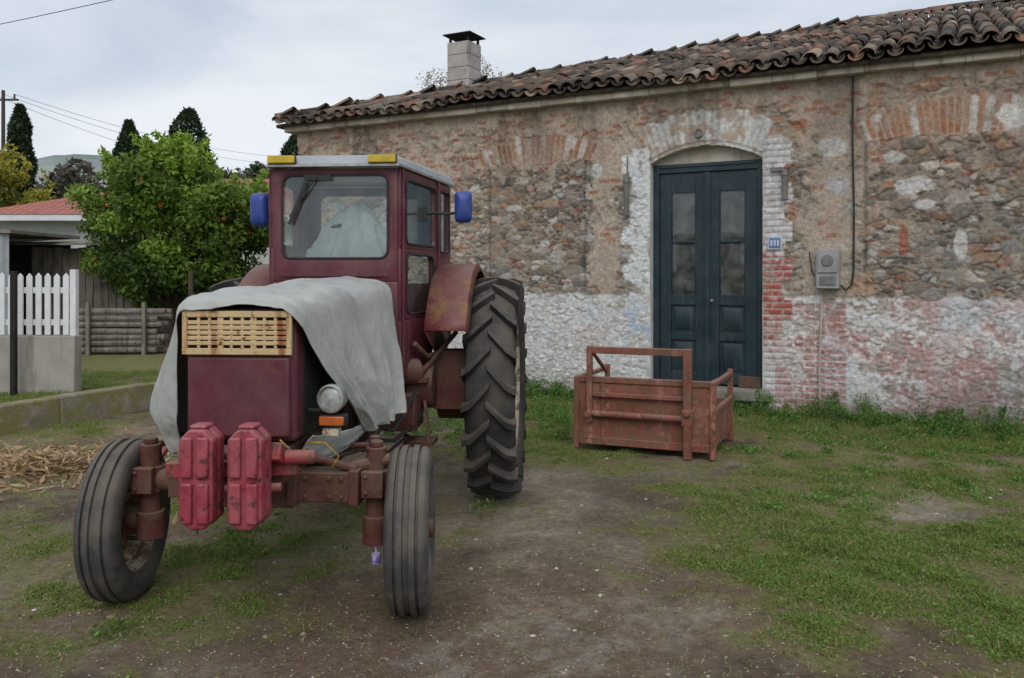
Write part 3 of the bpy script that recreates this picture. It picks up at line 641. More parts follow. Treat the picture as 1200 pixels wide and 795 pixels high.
# ---------------------------------------------------------------- background house & shed
t=NT('red_clay_roof'); wv=t.n.new('ShaderNodeTexWave'); wv.inputs['Scale'].default_value=1.5; wv.inputs['Distortion'].default_value=.3; t.link(t.tc.outputs['Object'],wv.inputs['Vector'])
c=t.mix(t.ramp(t.noise(4,8),.35,.65),(.42,.15,.11),(.32,.11,.08)); c=t.mix(t.ramp(wv.outputs['Fac'],.0,.5,(.45,)*3,(0,)*3),c,(.14,.06,.05)); t.color(c); t.b.inputs['Roughness'].default_value=.85; t.bump(wv.outputs['Fac'],.6,.05); M_wroof=t.m
G=empty('white_house',(0,0,0))
b=MB(); b.bx(-12.9,-4.5,21,28,0,3.1); b.obj('walls',pmat('white_render',(.74,.74,.72),(.64,.64,.62),2,.9),G)
b=MB(); ex0,ex1,ey0,ey1=-13.4,-4.1,20.4,28.6; ez=3.17; rx=4.1; rzz_=4.5; ym=24.5
b.add([(ex0,ey0,ez),(ex1,ey0,ez),(ex1,ey1,ez),(ex0,ey1,ez),(ex0+rx,ym,rzz_),(ex1-.3,ym,rzz_)],[(0,1,5,4),(2,3,4,5),(0,4,3),(1,2,5)])
b.obj('roof',M_wroof,G,smooth=0)
b=MB(); b.bx(ex0+.02,ex1-.02,ey0+.02,ey1-.02,3.02,3.165); b.obj('soffit',M_pk,G)
b=MB(); b.bx(-12.6,-11.0,20.9,20.98,.3,2.7); b.bx(-9.2,-8.3,20.93,20.98,1.2,2.3); b.obj('openings',M_dark,G)
S=empty('wooden_shed'); b=MB(); xx=-9.95
M_plank=pmat('grey_planks',(.24,.21,.18),(.15,.125,.105),5,.9,streak=((.09,.08,.07),14,.5),bump=.6,bscale=20)
while xx<-7.6: b.bx(xx,xx+.15,17.5,17.55,.2,2.25+random.uniform(-.03,.03)); xx+=.16
b.bx(-10,-7.5,17.6,19.5,.2,2.2); b.obj('planks',M_plank,S,bevel=.004)
b=MB(); b.hexa([(-10.3,17.1,2.3),(-7.3,17.1,2.3),(-7.3,19.8,2.5),(-10.3,19.8,2.5),(-10.3,17.1,2.34),(-7.3,17.1,2.34),(-7.3,19.8,2.54),(-10.3,19.8,2.54)]); b.obj('roof',M_conc,S)
b=MB(); 
vs=[];n=80
for i in range(n+1):
    xq=-13.5+4.2*i/n; yq=15.6+.03*math.sin(i*1.6); vs+=[(xq,yq,.3),(xq,yq,2.45)]
b.add(vs,[(2*i,2*i+2,2*i+3,2*i+1) for i in range(n)]); b.bx(-13.6,-9.2,15.5,18,2.46,2.52,1); b.bx(-13.4,-9.4,17.9,18,.3,2.4,2); b.obj('corrugated_shed',[pmat('zinc',(.36,.38,.40),(.26,.28,.3),3,.5,metal=.3,rust=(RUST,.66,3)),M_conc,M_dark])
b=MB()
for i in range(7):
    for k in range(2): b.cyl((-7.9+random.uniform(-.15,.1),15.2+k*.25,.34+i*.115),(-6.3+random.uniform(-.1,.1),15.2+k*.25,.34+i*.115+random.uniform(-.03,.03)),.055,n=8)
for xq in (-7.6,-6.6): b.bx(xq,xq+.06,15.05,15.12,.2,1.2)
b.obj('log_stack',M_plank)
# ---------------------------------------------------------------- trees
def tree(name,x,y,zb,htrunk,crown,nleaf,lsize,cA,cB,trunk_r=.12,nclump=40,fruit=0,seed=1,shoot=.34):
    rg=np.random.default_rng(seed); T=empty(name,(x,y,zb)); cx,cy,cz=crown[0:3]; rx,ry,rzz=crown[3:6]
    b=MB(); b.tube([(0,0,-.1),(.03,.02,htrunk*.5),(0,.05,htrunk),(.05,0,htrunk+.5)],[trunk_r*1.25,trunk_r,trunk_r*.9,trunk_r*.6],9)
    cl=[]
    for i in range(nclump):
        d=rg.normal(size=3); d/=np.linalg.norm(d); r=rg.uniform(.35,1)**.6
        c=np.array([cx+d[0]*rx*r,cy+d[1]*ry*r,cz+d[2]*rzz*r]); s=rg.uniform(.14,.34)*min(rx,rzz)
        cl.append((c,s,rg.uniform(.55,1.35)))
        if i%2==0:
            m=np.array([c[0]*.45,c[1]*.45,htrunk+(c[2]-htrunk)*.4]); b.tube([(0,0,htrunk*.8),tuple(m),tuple(c)],[trunk_r*.5,trunk_r*.3,.012],6)
    b.obj('trunk',M_bark,T)
    C=[];K=[]; wsum=sum(s**2 for _,s,_ in cl)
    for c,s,br in cl:
        n=int(nleaf*s**2/wsum); p=rg.normal(size=(n,3)); p/=np.linalg.norm(p,axis=1,keepdims=True); p*=(rg.uniform(0,1,(n,1))**.45)*s*np.array([1.15,1.15,.85])*rg.uniform(.9,1.25,(n,1))
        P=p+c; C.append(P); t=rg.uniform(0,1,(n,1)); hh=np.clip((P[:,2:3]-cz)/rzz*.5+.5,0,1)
        K.append(lerp(np.array(cA),np.array(cB),np.clip(t*.5+hh*.6+ (br-.95)*.5,0,1))*br)  # leaf colour brightens towards the crown top: backlight painted in
    for i in range(int(nclump*.7)):
        a=rg.uniform(0,6.28); q=rg.uniform(0,.9); bx=np.array([cx+rx*q*math.cos(a),cy+ry*q*math.sin(a),cz+rzz*math.sqrt(1-q*q)*.95]); n=int(nleaf*.0025)+3
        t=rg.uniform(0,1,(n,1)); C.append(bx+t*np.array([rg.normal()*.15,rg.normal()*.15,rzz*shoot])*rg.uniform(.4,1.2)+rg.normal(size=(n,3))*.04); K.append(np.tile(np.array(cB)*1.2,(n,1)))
    C=np.concatenate(C);K=np.concatenate(K)
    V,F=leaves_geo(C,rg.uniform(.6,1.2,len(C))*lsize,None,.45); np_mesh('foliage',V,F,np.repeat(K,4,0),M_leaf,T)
    if fruit:
        fb=MB()
        for i in range(fruit):
            c,s,_=cl[rg.integers(len(cl))]; d=rg.normal(size=3); d/=np.linalg.norm(d); p=c+d*s*.9
            fb.lathe([(-.045,.001),(-.03,.033),(0,.045),(.03,.033),(.045,.001)],tuple(p),8)
        fb.obj('oranges',M_orange,T)
    return T
tree('orange_tree',-6.85,17,.26,.95,(.05,0,2.35,1.9,1.5,1.45),36000,.07,(.04,.09,.018),(.21,.32,.045),.13,80,26,3)
tree('lemon_tree',-14.6,24.5,.26,1.6,(0,0,3.3,1.3,1.2,1.5),7000,.09,(.05,.09,.015),(.30,.28,.04),.12,30,24,5)
tree('bare_tree',-1.5,26,.2,3.5,(0,0,6.0,2.0,1.6,1.75),12000,.04,(.12,.08,.05),(.24,.17,.10),.15,46,0,8)
def cypress(name,x,y,zt,r,seed):
    rg=np.random.default_rng(seed); T=empty(name,(x,y,0)); b=MB(); b.cyl((0,0,0),(0,0,zt*.9),.16,.03,8); b.obj('trunk',M_bark,T)
    n=11000; t=rg.uniform(0.06,1,n); prof=np.interp(t,[0,.1,.35,.7,.9,1],[.5,.8,1,.95,.7,.15])*r
    a=rg.uniform(0,6.28,n); lump=.66+.6*vn(a*2.2,t*11,seed); rr=prof*lump*rg.uniform(.5,1,n)**.5
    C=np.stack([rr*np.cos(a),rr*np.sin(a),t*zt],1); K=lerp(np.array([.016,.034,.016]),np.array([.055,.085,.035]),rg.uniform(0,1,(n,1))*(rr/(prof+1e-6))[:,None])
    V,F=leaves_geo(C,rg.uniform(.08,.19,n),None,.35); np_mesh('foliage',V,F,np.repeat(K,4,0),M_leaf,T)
cypress('cypress_tree',-23.3,40,9.8,.65,1); cypress('cypress_tree',-20.4,45,10.0,.85,2); cypress('cypress_tree',-17.2,45,10.6,1.35,3); cypress('cypress_tree',-11.7,46,9.5,1.1,4)
C=[];K=[]
for i in range(120):
    xq=rng.uniform(-34,-8); yq=rng.uniform(48,62); top=rng.uniform(5.6,8.8); s=rng.uniform(.8,1.7); n=260
    p=rng.normal(size=(n,3)); p/=np.linalg.norm(p,axis=1,keepdims=True); p*=rng.uniform(.3,1,(n,1))**.5*s; C.append(p+np.array([xq,yq,top-s]));
    kk=np.array([[.06,.085,.04],[.12,.105,.08],[.045,.065,.035],[.15,.13,.10]])[rng.integers(4)]; K.append(kk*rng.uniform(.6,1.4,(n,1)))
    n=160; C.append(np.stack([rng.uniform(-s,s,n)*1.5+xq,yq+rng.uniform(-s,s,n),rng.uniform(0,top-s,n)],1)); K.append(kk*.7*rng.uniform(.6,1.2,(n,1)))
leafobj('distant_trees',np.concatenate(C),rng.uniform(.15,.34,sum(map(len,C))),np.concatenate(K))
hx=np.linspace(-520,420,240); hy=np.linspace(230,420,24); HX,HY=np.meshgrid(hx,hy)
prof=np.interp(hx,[-520,-300,-215,-190,-165,-150,-110,-60,40,420],[32,36,42,47,50,48,42,34,22,20])
hz=(prof[None]+6*(fbm(HX*.03,HY*.03,5)-.5)+3*(fbm(HX*.12,HY*.12,6)-.5))*np.sin(np.clip((HY-230)/110,0,1)*np.pi/2)-1
idx=np.arange(hz.size).reshape(hz.shape); Fh=np.stack([idx[:-1,:-1],idx[:-1,1:],idx[1:,1:],idx[1:,:-1]],-1).reshape(-1,4)
hc=lerp(np.array([.17,.22,.20]),np.array([.30,.33,.31]),ss(fbm(HX*.08,HY*.08,9),.3,.7)[...,None]); np_mesh('hills',np.stack([HX,HY,hz],-1).reshape(-1,3),Fh,hc.reshape(-1,3),M_stone,smooth=True)  # distance haze is mixed into the grey-green hill colour
b=MB(); b.cyl((-27.1,45,0),(-27.1,45,11.6),.13,.09,8); b.bar((-27.9,45,11.1),(-26.3,45,11.1),.1,.1); 
for q in (-27.7,-27.1,-26.5): b.cyl((q,45,11.15),(q,45,11.4),.05,n=6)
b.obj('utility_pole',M_bark)
def wire(b,p,q,sag,r=.012):
    p=Vector(p);q=Vector(q); b.tube([p.lerp(q,t/24)-Vector((0,0,sag*4*(t/24)*(1-t/24))) for t in range(25)],r,4)
M_wire=pmat('wire_grey',(.25,.26,.28),(.2,.2,.22),5,.7)
M_wire2=pmat('wire_dark',(.09,.09,.10),(.07,.07,.08),5,.7)
b=MB(); wire(b,(-32,36,10.6),(18,14,13.2),.9,.014); b.obj('power_line',M_wire2)
b=MB(); wire(b,(-27.1,45,11.4),(-22,82,12.6),.8,.012); wire(b,(-26.5,45,11.4),(-20,80,13.0),.8,.012); wire(b,(-27.7,45,11.4),(-24,84,11.6),.8,.012); b.obj('power_line.001',M_wire)
# ---------------------------------------------------------------- tractor
T=empty('tractor',(-1.265,4.26,0),R(-4))
def front_wheel(loc,side,name):
    W=empty(name,loc,R(6.5)); W.parent=T; W.scale=(1,.965,.965)
    b=MB()
    prof=[(-.062,.262),(-.085,.275),(-.100,.31),(-.104,.345),(-.099,.378),(-.088,.402),(-.078,.412),(-.058,.418),(-.054,.404),(-.046,.404),(-.042,.421),(-.016,.424),(-.012,.409),(.012,.409),(.016,.424),(.042,.421),(.046,.404),(.054,.404),(.058,.418),(.078,.412),(.088,.402),(.099,.378),(.104,.345),(.1,.31),(.085,.275),(.062,.262)]
    b.lathe(prof,n=72,closed=True); b.obj('tyre',M_tyreF,W,smooth=30)
    b=MB(); s=side
    b.lathe([(-.075,.275),(-.07,.262),(-.04,.25),(.04,.25),(.07,.262),(.075,.275),(.07,.268),(.04,.24),(-.04,.24),(-.07,.268)],n=48,closed=True)
    b.lathe([(-.02*s,.245),(-.02*s,.22),(.03*s,.17),(.045*s,.09),(.05*s,.0)],n=36); 
    b.lathe([(.0,.245),(-.03*s,.215),(.02*s,.165),(.03*s,.085),(.03*s,.0)],n=36)
    b.obj('rim',M_rim,W,smooth=40)
    b=MB(); b.cyl((.05*s,0,0),(.11*s,0,0),.055,.045,16); b.cyl((-.12*s,0,0),(-.02*s,0,0),.07,.09,16)
    for k in range(6):
        a=k*math.pi/3; b.cyl((.04*s,.09*math.cos(a),.09*math.sin(a)),(.065*s,.09*math.cos(a),.09*math.sin(a)),.013,n=6); b.cyl((-.03*s,.15*math.cos(a),.15*math.sin(a)),(.05*s,.15*math.cos(a),.15*math.sin(a)),.012,n=6)
    b.obj('hub',M_marrust,W)
front_wheel((.765,.0,.400),1,'front_wheel_left'); front_wheel((-.745,.07,.400),-1,'front_wheel_right')
def rear_wheel(loc,side,name):
    W=empty(name,loc,0); W.parent=T; W.rotation_euler=(R(11*side),0,0)
    b=MB()
    b.lathe([(-.12,.50),(-.15,.53),(-.175,.60),(-.178,.67),(-.168,.725),(-.145,.755),(-.07,.772),(0,.777),(.07,.772),(.145,.755),(.168,.725),(.178,.67),(.175,.60),(.15,.53),(.12,.50)],n=72,closed=True)
    NL=20
    for i in range(NL):
        for s in (-1,1):
            th0=2*math.pi*i/NL+(math.pi/NL if s>0 else 0); vs=[]; K_=6
            for k in range(K_+1):
                q=k/K_; w_=s*(-.012+.202*q); th=th0+.26*q; rin=.75-.05*q**4-.02*q; ro=.832-.012*q-.03*(q>.99); hw=.027+.008*q
                if k==K_: w_=s*.176; rin=.66; ro=.70
                if k==K_-1: w_=s*.188; ro=.80; rin=.70
                for (dt,rr) in ((-hw,rin),(hw,rin),(hw*.75,ro),(-hw*.75,ro)):
                    t=th+dt/.8; vs.append((w_,rr*math.cos(t),rr*math.sin(t)))
            fs=[(0,1,2,3),(K_*4+3,K_*4+2,K_*4+1,K_*4)]
            for k in range(K_):
                a=4*k;c=a+4
                for e_ in range(4): fs.append((a+e_,a+(e_+1)%4,c+(e_+1)%4,c+e_))
            b.add(vs,fs)
    b.obj('tyre',M_tyre,W,smooth=40,bevel=.004,seg=1)
    b=MB(); s=side
    b.lathe([(-.14,.525),(-.125,.50),(-.08,.47),(.08,.47),(.125,.50),(.14,.525),(.135,.505),(.09,.455),(-.09,.455),(-.135,.505)],n=60,closed=True)
    b.lathe([(.06*s,.465),(.05*s,.43),(-.0*s,.36),(.03*s,.22),(.06*s,.16),(.06*s,0)],n=48)
    b.lathe([(.045*s,.465),(.035*s,.43),(-.015*s,.36),(.015*s,.22),(.04*s,.16),(.04*s,0)],n=48)
    b.obj('rim',M_rim,W)
    b=MB(); b.cyl((.05*s,0,0),(.14*s,0,0),.1,.085,20)
    for k in range(8):
        a=k*math.pi/4; b.cyl((.04*s,.19*math.cos(a),.19*math.sin(a)),(.07*s,.19*math.cos(a),.19*math.sin(a)),.016,n=6)
    b.obj('hub',M_marrust,W)
rear_wheel((.995,2.33,.82),1,'rear_wheel_left'); rear_wheel((-.985,2.33,.82),-1,'rear_wheel_right')
b=MB()
b.hexa([(-.265,-.26,.87),(.265,-.26,.87),(.30,1.33,.92),(-.30,1.33,.92),(-.265,-.28,1.5),(.265,-.28,1.5),(.32,1.33,1.57),(-.32,1.33,1.57)])
b.obj('hood',M_mar,T,bevel=.03,seg=4)
b=MB(); b.bx(-.245,.245,-.30,-.265,.90,1.275); b.obj('hood_front_panel',M_mar,T,bevel=.012,seg=3)
b=MB(); b.hexa([(.24,-.16,.885),(.274,-.16,.885),(.304,.6,.9),(.27,.6,.9),(.24,-.16,1.38),(.274,-.16,1.38),(.308,.6,1.43),(.27,.6,1.43)]); b.obj('side_gap_shade',M_dark,T)  # solid dark slab stands in for shade in the hood-side gap
b=MB(); gx=.262; z0,z1=1.287,1.492; yf=-.318
b.bx(-gx,gx,-.295,-.284,z0+.005,z1-.005,1)
b.bx(-gx,gx,yf,-.296,z0,z0+.03); b.bx(-gx,gx,yf,-.296,z1-.03,z1); b.bx(-gx,-gx+.025,yf,-.296,z0+.03,z1-.03); b.bx(gx-.025,gx,yf,-.296,z0+.03,z1-.03)
n=6
for i in range(1,n):
    zz=z0+.03+(z1-z0-.06)*i/n; b.bx(-gx+.025,gx-.025,yf+.002,-.296,zz-.0095,zz+.0095)
for i in range(1,9):
    xq=-gx+.025+(2*gx-.05)*i/9; w_=.007 if i%3 else .014
    b.bx(xq-w_,xq+w_,yf+.004,-.296,z0+.03,z1-.03)
b.obj('grille',[M_grille,M_dark],T,bevel=.003)
b=MB(); b.bx(-.22,-.15,-.35,1.35,.72,.84); b.bx(.15,.22,-.35,1.35,.72,.84); b.bx(-.25,.25,-.38,-.28,.70,.86); b.obj('chassis',M_marrust,T,bevel=.01)
b=MB(); b.bx(-.14,.14,.05,1.3,.52,.98); b.bx(-.2,.2,.2,1.25,.8,1.35)
for k in range(4):
    b.cyl((.16,.35+k*.24,.95),(.27,.35+k*.24,1.0),.07,n=12); b.cyl((-.16,.35+k*.24,.95),(-.27,.35+k*.24,1.0),.07,n=12)
b.cyl((.2,.3,.62),(.2,1.2,.66),.035,n=10); b.cyl((.26,.9,.7),(.26,1.15,.7),.07,n=14); b.cyl((.3,.5,.78),(.3,.5,1.0),.05,n=12)
b.tube([(.2,.1,.85),(.34,.2,.8),(.36,.5,.7),(.3,.9,.6),(.3,1.4,.65)],.018,8); b.tube([(.15,.0,.8),(.3,.05,.72),(.42,.3,.72),(.4,.9,.74)],.012,6)
b.tube([(-.15,.0,.8),(-.3,.05,.72),(-.42,.3,.72)],.012,6); b.cyl((.24,1.25,.70),(.24,1.5,.72),.09,n=14); b.bx(.2,.34,.6,.8,.72,.95)
b.obj('engine',M_engine,T,bevel=.01)
b=MB(); b.bx(-.19,.19,1.3,2.6,.55,1.05); b.bx(-.25,.25,2.0,2.6,.6,1.1); b.cyl((-.8,2.33,.82),(.8,2.33,.82),.13,n=18); b.cyl((.55,2.33,.82),(.78,2.33,.82),.26,n=24); b.cyl((-.55,2.33,.82),(-.78,2.33,.82),.26,n=24)
b.bx(.3,.62,1.95,2.25,.72,1.02); b.cyl((.42,1.75,.88),(.6,1.75,.88),.15,n=18); b.bx(.3,.52,1.4,1.75,.62,.86); b.cyl((.34,1.5,1.0),(.5,1.62,1.0),.09,n=14)
b.bx(.58,.80,1.85,2.1,.70,1.12); b.tube([(.5,1.5,1.2),(.56,1.65,1.1),(.6,1.9,1.1)],.02,8); b.bar((.5,1.55,.95),(.72,2.0,1.25),.03,.03)
b.obj('transmission',M_marrust,T,bevel=.012)
b=MB()
b.tube([(-.57,.02,.62),(-.3,.0,.62),(-.12,-.02,.61)],.06,12); b.tube([(.57,.02,.62),(.3,.0,.62),(.12,-.02,.61)],.06,12)
b.bx(-.2,.2,-.12,.1,.52,.72); b.box((.32,-.03,.62),(.36,.15,.145)); b.box((-.3,-.03,.62),(.28,.13,.13)); b.box((.5,-.03,.62),(.05,.17,.17)); b.box((.2,-.05,.62),(.05,.17,.17))
b.cyl((0,-.2,.64),(0,.2,.64),.09,n=18)
for q in (.26,.38,.44):
    for zz in (.575,.665): b.cyl((q,-.118,zz),(q,-.104,zz),.014,n=6)
for s in (-1,1):
    b.cyl((s*.585,.02,.34),(s*.585,.02,.80),.052,n=16); b.cyl((s*.585,.02,.56),(s*.585,.02,.69),.075,n=16); b.cyl((s*.585,.02,.80),(s*.585,.02,.83),.035,n=12); b.cyl((s*.585,.02,.32),(s*.585,.02,.46),.07,n=16)
    b.cyl((s*.585,.02,.405),(s*.70,.02,.405),.05,n=14)
    b.bar((s*.585,.02,.79),(s*.52,.26,.78),.05,.03); b.cyl((s*.52,.26,.74),(s*.52,.26,.81),.03,n=10)
    b.box((s*.585,-.06,.63),(.11,.05,.13)); 
    for zz in (.59,.67): b.cyl((s*.585-.03,-.095,zz),(s*.585-.03,-.08,zz),.012,n=6)
b.tube([(-.52,.26,.76),(0,.24,.74),(.52,.26,.76)],.018,8)
b.cyl((.44,-.02,.70),(.66,.02,.74),.03,n=10); b.tube([(.2,-.1,.78),(.35,-.08,.75),(.5,-.05,.70)],.022,8)
b.obj('front_axle',M_marrust,T,bevel=.008)
b=MB()
def weight(cx,yc):
    w_,h_=.076,.215; zc=.78; c=.045
    def octa(w,h,c,y): return [(cx-w+c,y,zc-h),(cx+w-c,y,zc-h),(cx+w,y,zc-h+c),(cx+w,y,zc+h-c),(cx+w-c,y,zc+h),(cx-w+c,y,zc+h),(cx-w,y,zc+h-c),(cx-w,y,zc-h+c)]
    def pr(a,bb): b.add(a+bb,[tuple(range(8))[::-1],tuple(range(8,16))]+[(i,(i+1)%8,8+(i+1)%8,8+i) for i in range(8)])
    for (ya,yb) in ((yc-.07,yc-.015),(yc+.0,yc+.06)): pr(octa(w_,h_,c,ya),octa(w_,h_,c,yb))
    pr(octa(w_-.018,h_-.018,c*.8,yc-.06),octa(w_-.018,h_-.018,c*.8,yc+.05))
    for sx in (-1,1):
        x0=cx+sx*.036-.025; x1=x0+.050
        for za,zb in ((zc-.185,zc-.012),(zc+.012,zc+.185)): b.bx(x0,x1,yc-.090,yc-.0701,za,zb)
    b.bx(cx-.035,cx+.035,yc-.05,yc+.04,zc+h_,zc+h_+.018)
weight(-.045,-.58); weight(.165,-.57); b.obj('front_weights',M_wt,T,bevel=.014,seg=3)
b=MB(); b.cyl((-.16,-.50,.86),(.40,-.40,.835),.022,n=14); b.cyl((-.12,-.52,.70),(.28,-.50,.72),.02,n=12); b.bar((-.13,-.52,.88),(-.13,-.33,.8),.05,.08); b.bar((.25,-.50,.88),(.25,-.33,.8),.05,.08); b.cyl((.27,-.44,.84),(.40,-.40,.835),.032,n=14)
b.bar((-.28,-.42,.77),(.32,-.40,.79),.05,.07); b.obj('weight_bracket',M_redpipe,T,bevel=.006)
b=MB(); b.tube([(.30,-.2,.86),(.40,-.25,.87),(.46,-.22,.80),(.42,-.2,.74)],.004,6); b.tube([(.22,-.35,.9),(.3,-.38,.84),(.36,-.37,.87)],.004,6); b.obj('yellow_strap',M_yel,T)
b=MB(); o=(.405,-.17,1.065)
b.lathe([(-.005,.0),(.0,.040),(.012,.058)],n=28,m=1); b.lathe([(.01,.056),(-.008,.061),(-.006,.069),(.02,.070),(.07,.058),(.11,.03),(.12,0)],n=28)
ob=b.obj('headlight',[M_chrome,M_lens],T); ob.location=o; ob.rotation_euler=(0,0,R(80))
b=MB(); b.bx(.345,.475,-.165,-.10,.93,.985,0); b.bx(.35,.47,-.178,-.166,.935,.98,1); b.bar((.27,-.1,1.0),(.4,-.1,1.0),.03,.02,0); b.bar((.4,-.08,1.1),(.4,-.08,.95),.03,.02,0); b.bx(.36,.44,-.16,-.1,.88,.92,2); b.obj('indicator_lamp',[M_black,M_orange,M_rim],T,bevel=.006)
# tarp
rows=[
[(-.34,-.10,.79),(-.335,-.18,.92),(-.315,-.24,1.08),(-.295,-.29,1.32),(-.275,-.325,1.50),(-.1,-.335,1.53),(.1,-.335,1.53),(.265,-.325,1.50),(.325,-.20,1.34),(.385,.0,1.12),(.42,.18,.95),(.44,.36,.83)],
[(-.45,.02,.76),(-.54,.0,.92),(-.54,.0,1.08),(-.43,-.04,1.35),(-.30,-.10,1.535),(-.1,-.10,1.56),(.1,-.10,1.56),(.285,-.10,1.535),(.355,.05,1.36),(.41,.20,1.12),(.44,.34,.95),(.46,.50,.81)],
[(-.5,.55,.80),(-.54,.55,.95),(-.53,.55,1.1),(-.45,.5,1.38),(-.33,.45,1.55),(-.1,.45,1.59),(.1,.45,1.595),(.32,.45,1.56),(.395,.55,1.36),(.445,.66,1.12),(.465,.72,.96),(.475,.78,.80)],
[(-.42,1.2,.95),(-.46,1.2,1.05),(-.47,1.2,1.2),(-.42,1.2,1.42),(-.37,1.22,1.57),(-.1,1.24,1.63),(.1,1.24,1.635),(.37,1.22,1.60),(.435,1.15,1.40),(.48,1.1,1.15),(.495,1.08,.96),(.51,1.06,.80)]]
A=np.array(rows,float)
def cr(A,n):
    m=A.shape[0]; t=np.linspace(0,m-1,n); i=np.clip(np.floor(t).astype(int),0,m-2); f=(t-i)[:,None,None]
    P=lambda k:A[np.clip(k,0,m-1)]
    p0,p1,p2,p3=P(i-1),P(i),P(i+1),P(i+2)
    return .5*((2*p1)+(-p0+p2)*f+(2*p0-5*p1+4*p2-p3)*f*f+(-p0+3*p1-3*p2+p3)*f**3)
A=cr(A,110); A=cr(A.transpose(1,0,2),240).transpose(1,0,2)
si,sj=np.meshgrid(np.linspace(0,1,110),np.linspace(0,1,240),indexing='ij')
hang=np.abs(sj-.5)*2; hangw=ss(hang,.35,.8)
nf=fbm(si*7+sj*1.5,sj*2.2,301,3)-.5; nf2=fbm(si*16,sj*3.5,303,3)-.5; nf3=fbm(si*6,sj*10,305,3)-.5
nr1=1-np.abs(2*fbm(si*4+sj*3,sj*7-si*2,321,3)-1); nr2=1-np.abs(2*fbm(si*9-sj*4,sj*11+si*5,323,3)-1)
sgn=np.sign(sj-.5)
fold=np.sin((si*5.2+.35*hang+.5*fbm(si*3,sj*3,311))*2*np.pi)
A[...,0]+=sgn*hangw*(.09*nf+.035*nf2+.022*fold+.012*(nr2-.8))+sgn*hangw*.01
A[...,1]+=(.05*nf3*hangw)
A[...,2]+=(1-hangw)*(.045*nf3+.012*nf2+.06*(nr1-.8)+.012*(nr2-.8))+hangw*.02*nf3
A[...,2]+=(1-hangw)*.014
A[...,2]+=ss(hang,.8,1)*.06*(fbm(si*7,si*0+sgn,309)-.5)
# front hem dips over the grille top in shallow scallops
A[...,2]-=(1-ss(si,0,.05))*(1-hangw)*(.012+.03*fbm(sj*9,sj*0,331))
idx=np.arange(110*240).reshape(110,240); Ft=np.stack([idx[:-1,:-1],idx[:-1,1:],idx[1:,1:],idx[1:,:-1]],-1).reshape(-1,4)
ob=np_mesh('tarp_cover',A.reshape(-1,3),Ft,None,M_tarp,T,smooth=True); md=ob.modifiers.new('s','SOLIDIFY'); md.thickness=.004
fl=[[(.30,-.12,.88),(.33,.0,.86),(.42,.2,.86),(.455,.36,.87)],[(.24,-.1,.80),(.30,.02,.76),(.40,.2,.79),(.45,.4,.83)],[(.22,-.06,.765),(.3,.04,.72),(.38,.2,.75),(.42,.4,.80)]]
Fl=cr(np.array(fl),14); Fl=cr(Fl.transpose(1,0,2),20).transpose(1,0,2); Fl[...,0]+=.03*(fbm(np.arange(14)[:,None]*.4+0*np.arange(20)[None],np.arange(20)[None]*.5+0*np.arange(14)[:,None],5)-.5)
idx=np.arange(280).reshape(14,20); ob=np_mesh('tarp_flap',Fl.reshape(-1,3),np.stack([idx[:-1,:-1],idx[:-1,1:],idx[1:,1:],idx[1:,:-1]],-1).reshape(-1,4),None,M_tarp,T,smooth=True); md=ob.modifiers.new('s','SOLIDIFY'); md.thickness=.004
# cab
yF,yR=1.35,2.55; wF,wR=.42,.58; zt=2.37; zb=.98
shell=MB(); gask=MB(); gl=MB()
def pane(o,U,V,hole,inset):
    o=Vector(o);U=Vector(U);V=Vector(V);n=U.cross(V).normalized()*inset
    a0,b0,a1,b1=hole; gl.add([o+U*a+V*c+n for a,c in ((a0,b0),(a1,b0),(a1,b1),(a0,b1))],[(0,1,2,3)])
shell_rect=(-wF,1.62,wF,zt); h=(-.355,1.775,.355,2.325)
out=shell.ring((0,yF,0),(1,0,0),(0,0,1),shell_rect,h,.055); gask.tube([p+Vector((0,-.018,0)) for p in out],.009,6,closed=True); pane((0,yF,0),(1,0,0),(0,0,1),h,.0)
shell.add([(-wF,yF,zb),(wF,yF,zb),(wF,yF,1.62),(-wF,yF,1.62)],[(0,1,2,3)])
Ls=math.hypot(yR-yF,wR-wF)
for s in (1,-1):
    o=(s*wF,yF,0); Uv=(s*(wR-wF)/Ls,(yR-yF)/Ls,0); Vv=(0,0,1)
    def sp(a): return a*Ls
    offv=Vector((s*.019,0,0))
    h=(sp(.09),1.875,sp(.66),2.31); out=shell.ring(o,Uv,Vv,(0,1.84,sp(.7),zt),h,.05); gask.tube([p+offv for p in out],.008,6,closed=True); pane(o,Uv,Vv,h,0)
    h=(sp(.10),1.40,sp(.60),1.805); out=shell.ring(o,Uv,Vv,(0,1.36,sp(.7),1.84),h,.06); gask.tube([p+offv for p in out],.008,6,closed=True); pane(o,Uv,Vv,h,0)
    h=(sp(.75),1.84,sp(.96),2.31); out=shell.ring(o,Uv,Vv,(sp(.7),1.8,Ls,zt),h,.03); gask.tube([p+offv for p in out],.007,6,closed=True); pane(o,Uv,Vv,h,0)
    O=Vector(o);UU=Vector(Uv)
    shell.add([O+UU*0+Vector((0,0,zb)),O+UU*sp(.55)+Vector((0,0,zb)),O+UU*sp(.7)+Vector((0,0,1.36)),O+Vector((0,0,1.36))],[(0,1,2,3)])
    shell.add([O+UU*sp(.7)+Vector((0,0,1.3)),O+UU*Ls+Vector((0,0,1.3)),O+UU*Ls+Vector((0,0,1.8)),O+UU*sp(.7)+Vector((0,0,1.8))],[(0,1,2,3)])
h=(-.46,1.6,.46,2.3); out=shell.ring((0,yR,0),(1,0,0),(0,0,1),(-wR,1.3,wR,zt),h,.06); pane((0,yR,0),(1,0,0),(0,0,1),h,0)
shell.obj('cab_shell',M_mar,T,solid=.035,bevel=.006)
